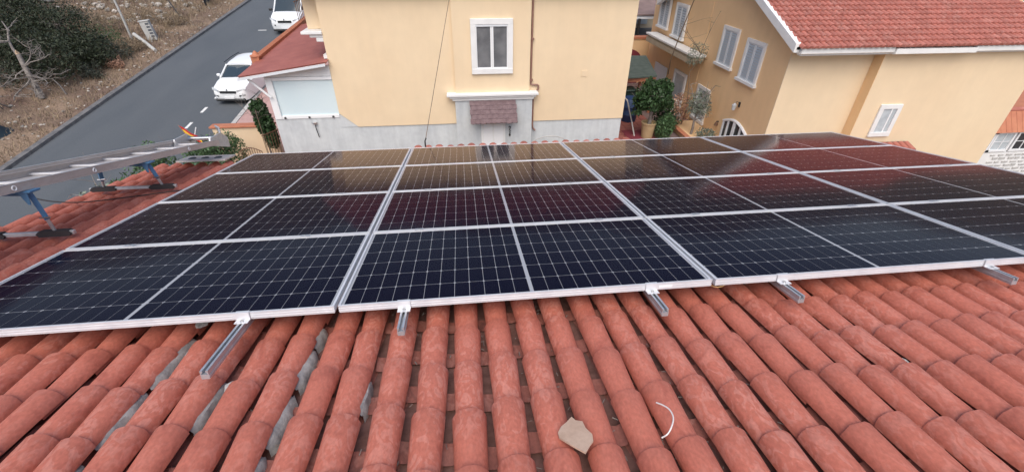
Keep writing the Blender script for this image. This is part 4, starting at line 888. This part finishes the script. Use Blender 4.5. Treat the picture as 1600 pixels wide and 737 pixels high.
# ------------------------------------------------------------------ plants
def leaves(blobs, n, size, asp=.45, hollow=.35, seed=1, up=.25):
    q = np.random.RandomState(seed); V = []; F = []; vol = [b[1][0]*b[1][1]*b[1][2] for b in blobs]; tot = sum(vol)
    for b, vv in zip(blobs, vol):
        c, r = b
        for k in range(int(n*vv/tot)):
            d = q.normal(0, 1, 3); d /= np.linalg.norm(d); rr = (hollow + (1-hollow)*q.rand()**.6)
            rr *= 1 + .16*math.sin(5*d[0]+3*d[2]+seed)*math.sin(4*d[1]+2*d[2])
            p = np.array(c) + d*np.array(r)*rr
            a = q.normal(0, 1, 3); a[2] += up; a /= np.linalg.norm(a); t = np.cross(a, q.normal(0, 1, 3)); t /= np.linalg.norm(t)+1e-9
            s = size*q.uniform(.6, 1.35); o = len(V)
            V += [tuple(p-a*s*.5), tuple(p+t*s*asp*.5), tuple(p+a*s*.5), tuple(p-t*s*asp*.5)]; F.append((o, o+1, o+2, o+3))
    m = MB(); m.v = V; m.f = F; return m
def fmesh(m, name, mt):
    me = bpy.data.meshes.new(name); me.from_pydata(m.v, [], m.f); me.materials.append(MT[mt]); return me
def branches(base, top, n, r, spread, seed, depth_=2, m=None, kink=.25):
    q = random.Random(seed); m = m or MB(); base = Vector(base); top = Vector(top); L = (top-base).length
    pts = [base]; 
    for k in range(1, 5): pts.append(base.lerp(top, k/4)+Vector((q.gauss(0, kink), q.gauss(0, kink), q.gauss(0, kink*.5)))*L*.12)
    m.tube(pts, [r*(1-.16*k) for k in range(5)], 6 if depth_ > 1 else 4)
    if depth_ > 0:
        for k in range(n):
            p = pts[q.randint(2, 4)]; d = Vector((q.gauss(0, 1), q.gauss(0, 1), q.uniform(-.1, 1.1))).normalized()*L*spread*q.uniform(.6, 1.2)
            branches(p, p+d, max(2, n-1), r*.45, spread, q.randint(0, 9999), depth_-1, m, kink)
    return m
def plant(name, lb, cat, loc, blobs, n, size, mt, trunk=None, tm='bark', group=None, asp=.45, seed=1, hollow=.35, br=5, r=.05):
    t = thing(name, lb, cat, loc, group=group)
    lo = [(b[0], b[1]) for b in blobs]
    tr = branches((0, 0, 0), trunk or (0, 0, blobs[0][0][2]), br, r, .55, seed, 2); tr.build('trunk', tm, t, smooth=60)
    link('crown', fmesh(leaves(lo, n, size, asp, hollow, seed), 'crown', mt), t); return t
# thicket on the far side of the road
thick = [(-16.2, 21.9, 1.5, 1.9, 'broad'), (-18.2, 22.6, 1.6, 2.4, 'tall'), (-15.7, 24.2, 1.15, 1.5, 'low'), (-17.4, 25.4, 1.6, 2.1, 'rounded'), (-20.6, 23.2, 1.8, 2.7, 'large'), (-19.8, 26.6, 1.7, 2.2, 'spreading'), (-23.2, 26.2, 2.0, 2.6, 'bulky'), (-22.4, 29.8, 1.8, 2.0, 'ragged'), (-25.8, 29.6, 2.2, 2.8, 'big')]
where = ['beside the broken trunk', 'behind the broken trunk', 'nearest the road below the leaning post', 'in the middle of the thicket', 'at the left picture edge', 'in the thicket below the rocky slope', 'high at the left picture edge', 'at the top edge of the thicket', 'in the top left corner']
for i, (x, y, r, h, ad) in enumerate(thick):
    z = gz(x, y)
    plant('scrub_bush', '%s dark scrub bush %s' % (ad, where[i]), 'bush', (x, y, z-.05), [((0, 0, h*.55), (r, r, h*.5)), ((r*.5, -.3*r, h*.35), (r*.7, r*.7, h*.35)), ((-r*.5, .2*r, h*.7), (r*.6, r*.6, h*.35)), ((.1*r, .5*r, h*.8), (r*.5, r*.5, h*.3)), ((-.2*r, -.6*r, h*.3), (r*.6, r*.5, h*.3))], 5200, .13, ('leafd', 'leafd2')[i in (4, 7, 8)], group='dark scrub across the road', asp=.4, seed=i+3, hollow=.25, r=.07)
for i, (x, y, r, h) in enumerate(((-15.0, 26.3, .7, .8), (-14.9, 31.2, .8, .9), (-16.6, 31.0, 1.0, 1.1), (-17.4, 28.6, 1.0, 1.3))):
    plant('dry_bush', 'straw-grey dry bush %s' % ['by the road below the fallen post', 'by the road above the cabinet', 'on the slope above the leaning post', 'between the thicket and the leaning post'][i], 'bush', (x, y, gz(x, y)-.05), [((0, 0, h*.5), (r, r, h*.5)), ((r*.4, .2, h*.4), (r*.6, r*.6, h*.4))], 1500, .10, 'straw', tm='deadwood', group='dry bushes on the verge', seed=30+i, asp=.25, r=.03)
for i, (x, y, r, h, mt, wh) in enumerate(((-14.9, 22.6, .6, .7, 'leafd2', 'low at the front of the thicket'), (-15.0, 25.3, .7, .9, 'leafd2', 'at the road end of the thicket'), (-16.9, 20.2, .8, 1.0, 'leafd2', 'just left of the snapped tree'), (-18.6, 19.9, .9, 1.2, 'leafd', 'below the thicket at the left edge'), (-16.6, 27.3, .9, 1.2, 'leafb', 'at the upper right of the thicket'), (-18.9, 29.4, 1.1, 1.2, 'leafd2', 'on the slope above the thicket'), (-14.6, 24.0, .45, .5, 'dryleaf', 'with dry reddish leaves by the road'))):
    plant('small_scrub', 'small ragged scrub bush %s' % wh, 'bush', (x, y, gz(x, y)-.05), [((0, 0, h*.45), (r, r*.8, h*.5)), ((r*.7, -.3*r, h*.3), (r*.5, r*.5, h*.4)), ((-r*.6, .4*r, h*.6), (r*.45, r*.5, h*.5)), ((r*.2, r*.7, h*.8), (r*.3, r*.3, h*.35))], 900, .11, mt, tm='deadwood', group='small scrub by the thicket', asp=.3, seed=140+i, hollow=.1, br=7, r=.04)
bt = thing('broken_tree', 'snapped grey dead tree with tangled bare branches across the road', 'tree', (-15.3, 19.8, gz(-15.3, 19.8)-.05))
MB().tube([(0, 0, 0), (-.15, .2, .55), (-.32, .4, 1.15), (-.45, .6, 1.72)], [.13, .11, .10, .085], 9).build('trunk', 'deadwood', bt, smooth=50)
MB().tube([(-.45, .6, 1.72), (-.44, .58, 1.82), (-.40, .52, 1.90)], [.085, .06, .012], 7).build('split_wood', 'raw', bt)
bm_ = branches((-.42, .55, 1.6), (-1.0, 1.4, 2.9), 5, .06, .5, 5, 2)
for k, (a, b) in enumerate((((-.3, .4, 1.3), (.9, .1, 1.7)), ((-.2, .3, .9), (.8, -.2, .75)), ((-.15, .2, .6), (.35, -.7, .25)), ((-.3, .4, 1.2), (-.9, -.6, .6)), ((-.2, .2, .8), (-.6, -.8, .2)), ((-.3, .4, 1.3), (.3, .6, 2.2)), ((-.2, .2, .7), (.9, .5, 1.0)))): branches(a, b, 6, .035, .5, 50+k, 2, bm_, .4)
bm_.build('bare_branches', 'deadwood', bt, smooth=60)
for i, (x, y, tx, ty, h, lb) in enumerate(((-17.5, 20.4, -.5, .2, 1.5, 'tangle of bare grey brush left of the snapped tree'), (-22.6, 27.0, .5, -.4, 2.6, 'pale bare branches rising over the thicket at top left'), (-16.4, 18.3, .4, -.5, .9, 'low bare brushwood pile at the left below the snapped tree'))):
    t = thing('bare_brush', lb, 'brush', (x, y, gz(x, y)), group='bare brushwood')
    m = MB()
    for k in range(4): branches((0.2*k, .15*k, 0), (tx+random.uniform(-.6, .6), ty+random.uniform(-.6, .6), h*random.uniform(.7, 1.1)), 6, .03, .55, 80+i*9+k, 2, m, .4)
    m.build('branches', 'deadwood', t, smooth=60)
MB().tube([(-14.66, 20.3, gz(-14.66, 20.3)), (-14.8, 20.4, -4.05), (-15.05, 20.5, -3.75)], [.035, .03, .02], 6).build('upright_stick', 'deadwood', None, label='short bare stick standing at the edge of the verge', cat='stick')
# tall trees on the slope past the left edge of the picture
for i, (x, y, h) in enumerate(((-24, 20, 5.5), (-28, 26, 6.5), (-31, 35, 7), (-25, 13, 6), (-34, 18, 7))):
    plant('slope_tree', 'dark tree on the slope past the left picture edge, number %s along' % ordn[i], 'tree', (x, y, gz(x, y)-.1), [((0, 0, h*.62), (2.3, 2.3, h*.36)), ((1.2, .4, h*.5), (1.4, 1.4, h*.25)), ((-1.1, -.5, h*.55), (1.5, 1.4, h*.25))], 3800, .30, 'leafd', group='trees on the slope', seed=60+i, r=.16)
# hedge tufts and yard shrubs on the near side of the road
for i, (x, y, z, r, h, n, lb) in enumerate(((-5.0, 11.75, -4.9, .50, 1.45, 2600, 'green hedge shrub around the little flag'), (-4.6, 12.3, -4.9, .45, 1.40, 2000, 'green hedge shrub against the end of the garden wall'), (-6.15, 11.2, -4.9, .50, 1.55, 1800, 'green hedge tuft showing above the ladder'), (-4.55, 8.15, -5.1, .75, 2.25, 3400, 'green shrub between the ladder and the roof verge'), (-3.7, 8.85, -5.1, .75, 2.15, 3200, 'green shrub under the far end of the ladder'))):
    plant('hedge_shrub', lb, 'shrub', (x, y, z), [((0, 0, h*.75), (r, r, h*.28)), ((r*.4, .1, h*.5), (r*.8, r*.8, h*.35)), ((-r*.4, -.1, h*.55), (r*.7, r*.7, h*.35))], n, .085, 'leafb', group='hedge along the garden', seed=90+i, r=.03)
plant('grey_shrub', 'grey-green shrub beyond the roof verge near the ladder stand', 'shrub', (-4.9, 7.5, -5.1), [((0, 0, 1.95), (.5, .5, .35)), ((.3, .3, 1.5), (.6, .6, .5))], 1600, .08, 'olive', seed=131, r=.03)
cp = plant('climbing_plant', 'dense green climbing plant at the corner of the pale porch', 'plant', (-3.6, 13.05, -4.95), [((0, 0, 1.9), (.27, .28, .34)), ((.05, 0, 1.45), (.30, .28, .42)), ((.12, 0, .95), (.24, .24, .38))], 3600, .10, 'leaf', seed=101, r=.03, asp=.6)
MB().tube([(.0, -.3, 0), (.02, -.3, 2.0)], .012, 6).build('support_cane', 'wire', cp)
# courtyard
bs2 = plant('potted_tree', 'round green potted tree in the courtyard between the houses', 'tree', (9.45, 12.95, -4.0), [((0, 0, 1.02), (.62, .6, .46)), ((.30, 0, 1.32), (.36, .36, .30)), ((-.42, -.1, .95), (.34, .34, .30)), ((.48, 0, .80), (.30, .3, .24)), ((-.15, .1, 1.42), (.28, .28, .22)), ((-.5, 0, .55), (.2, .2, .18))], 4600, .12, 'leaf', seed=111, r=.075, br=6, asp=.6)
MB().lathe((0, 0, -.43), [(.20, 0), (.25, .5), (.275, .52), (.275, .56), (.23, .56), (.22, .50)], 20).build('pot', 'pot', bs2, smooth=40)
plant('fern_shrub', 'low bright green shrub beside the yellow pot', 'shrub', (9.95, 12.75, -4.45), [((0, 0, .42), (.34, .32, .42)), ((.1, 0, .7), (.22, .22, .25))], 2000, .09, 'leafb', seed=112, r=.02)
plant('green_shrub', 'dark green shrub behind the round potted tree', 'shrub', (10.2, 13.5, -4.45), [((0, 0, .7), (.42, .4, .5)), ((.2, 0, .4), (.4, .4, .4))], 2000, .09, 'leaf', seed=113, r=.03)
plant('dry_shrub', 'shrub with dry reddish leaves in the courtyard', 'shrub', (10.75, 13.6, -4.45), [((0, 0, .95), (.48, .45, .42)), ((.1, 0, .6), (.35, .35, .3))], 700, .10, 'dryleaf', seed=114, r=.03, br=7, tm='deadwood')
plant('olive_tree', 'small grey-green olive tree by the courtyard planter', 'tree', (11.0, 12.75, -4.40), [((.05, 0, 1.25), (.40, .40, .42)), ((.25, 0, 1.0), (.30, .30, .28)), ((-.15, 0, 1.05), (.25, .25, .25))], 1500, .085, 'olive', seed=115, r=.05, asp=.3)
plant('slender_tree', 'slender wispy olive tree reaching the awning of the ochre wing', 'tree', (11.05, 13.75, -4.45), [((.0, -.1, 2.72), (.38, .36, .38)), ((-.1, 0, 2.45), (.22, .22, .2))], 620, .085, 'olive', trunk=(0, -.05, 2.75), seed=116, r=.03, asp=.25, tm='wire', br=4)
plant('low_plant', 'low yellow-green plant in the planter by the french door', 'plant', (11.3, 12.25, -4.40), [((0, 0, .25), (.35, .4, .22))], 800, .07, 'olive', seed=117, r=.015)
pl = thing('planter', 'ochre planter wall with terracotta coping in the courtyard', 'planter', (11.0, 13.2, -4.45))
MB().box(-.3, .75, -1.2, .9, 0, .16).build('planter_wall', 'ochre', pl); MB().box(-.38, -.2, -1.25, .95, .16, .22, .01).build('coping', 'terra', pl)
cn_ = thing('green_canopy', 'green felt canopy on reddish wood posts in the courtyard', 'canopy', (10.2, 16.5, -4.45))
local(MB().prism([(8.9, 15.25, -2.98), (10.55, 15.45, -2.98), (11.05, 18.1, -2.80), (9.0, 18.2, -2.80)], (0, 0, .05)), cn_).build('roof_sheet', 'green', cn_)
for x, y in ((8.95, 15.35), (10.45, 15.55), (10.85, 17.9), (9.1, 17.9)): local(MB().box(x, x+.09, y, y+.09, -4.45, -2.98+.06*(y-15.3)), cn_).build('post', 'wood', cn_)
local(MB().box(8.9, 10.5, 15.42, 15.48, -3.14, -3.0), cn_).build('beam', 'wood', cn_)
bb = thing('blue_barrel', 'blue plastic barrel under the green canopy', 'barrel', (9.35, 14.75, -4.45)); MB().lathe((0, 0, 0), [(.27, 0), (.30, .06), (.30, .28), (.315, .30), (.30, .32), (.30, .58), (.315, .60), (.30, .62), (.28, .86), (.24, .90)], 20).build('drum', 'barrel', bb, smooth=50); MB().lathe((0, 0, .88), [(.25, 0), (.25, .04), (.1, .05)], 16).build('lid', 'barrel', bb)
gb = thing('green_bin', 'dark green bin behind the blue barrel', 'bin', (9.5, 15.6, -4.45)); MB().prism([(-.25, -.25, 0), (.25, -.25, 0), (.25, .25, 0), (-.25, .25, 0)], (0, 0, .95)).build('body', 'bin', gb); MB().box(-.30, .30, -.30, .30, .95, 1.02, .02).build('lid', 'bin', gb)
hr = MB().tube([(9.05, 13.1, -4.45), (8.95, 13.4, -3.9), (8.85, 13.8, -3.35), (8.75, 13.95, -3.25), (8.6, 14.0, -3.28)], .025, 8).build('handrail', 'concrete', None, smooth=50, label='bent grey handrail pipe beside the potted tree', cat='handrail')
MB().grid([[(8.72+.30*i+.03*math.sin(j*2.2), 11.9+.16*j, -4.42+.012*math.sin(i*3+j)) for j in range(12)] for i in range(4)]).build('door_mat', 'maroon', None, smooth=60, label='wavy maroon mat on the courtyard floor', cat='mat')
ch_ = thing('white_chair', 'white plastic chair behind the olive tree', 'chair', (10.95, 14.3, -4.45)); MB().box(-.22, .22, -.22, .22, .40, .44, .015).build('seat', 'pvc', ch_); MB().box(-.22, .22, .19, .23, .44, .88, .015).build('backrest', 'pvc', ch_)
for x in (-.2, .2):
    for y in (-.2, .2): MB().tube([(x, y, .40), (x*1.1, y*1.1, 0)], .018, 6).build('leg', 'pvc', ch_)
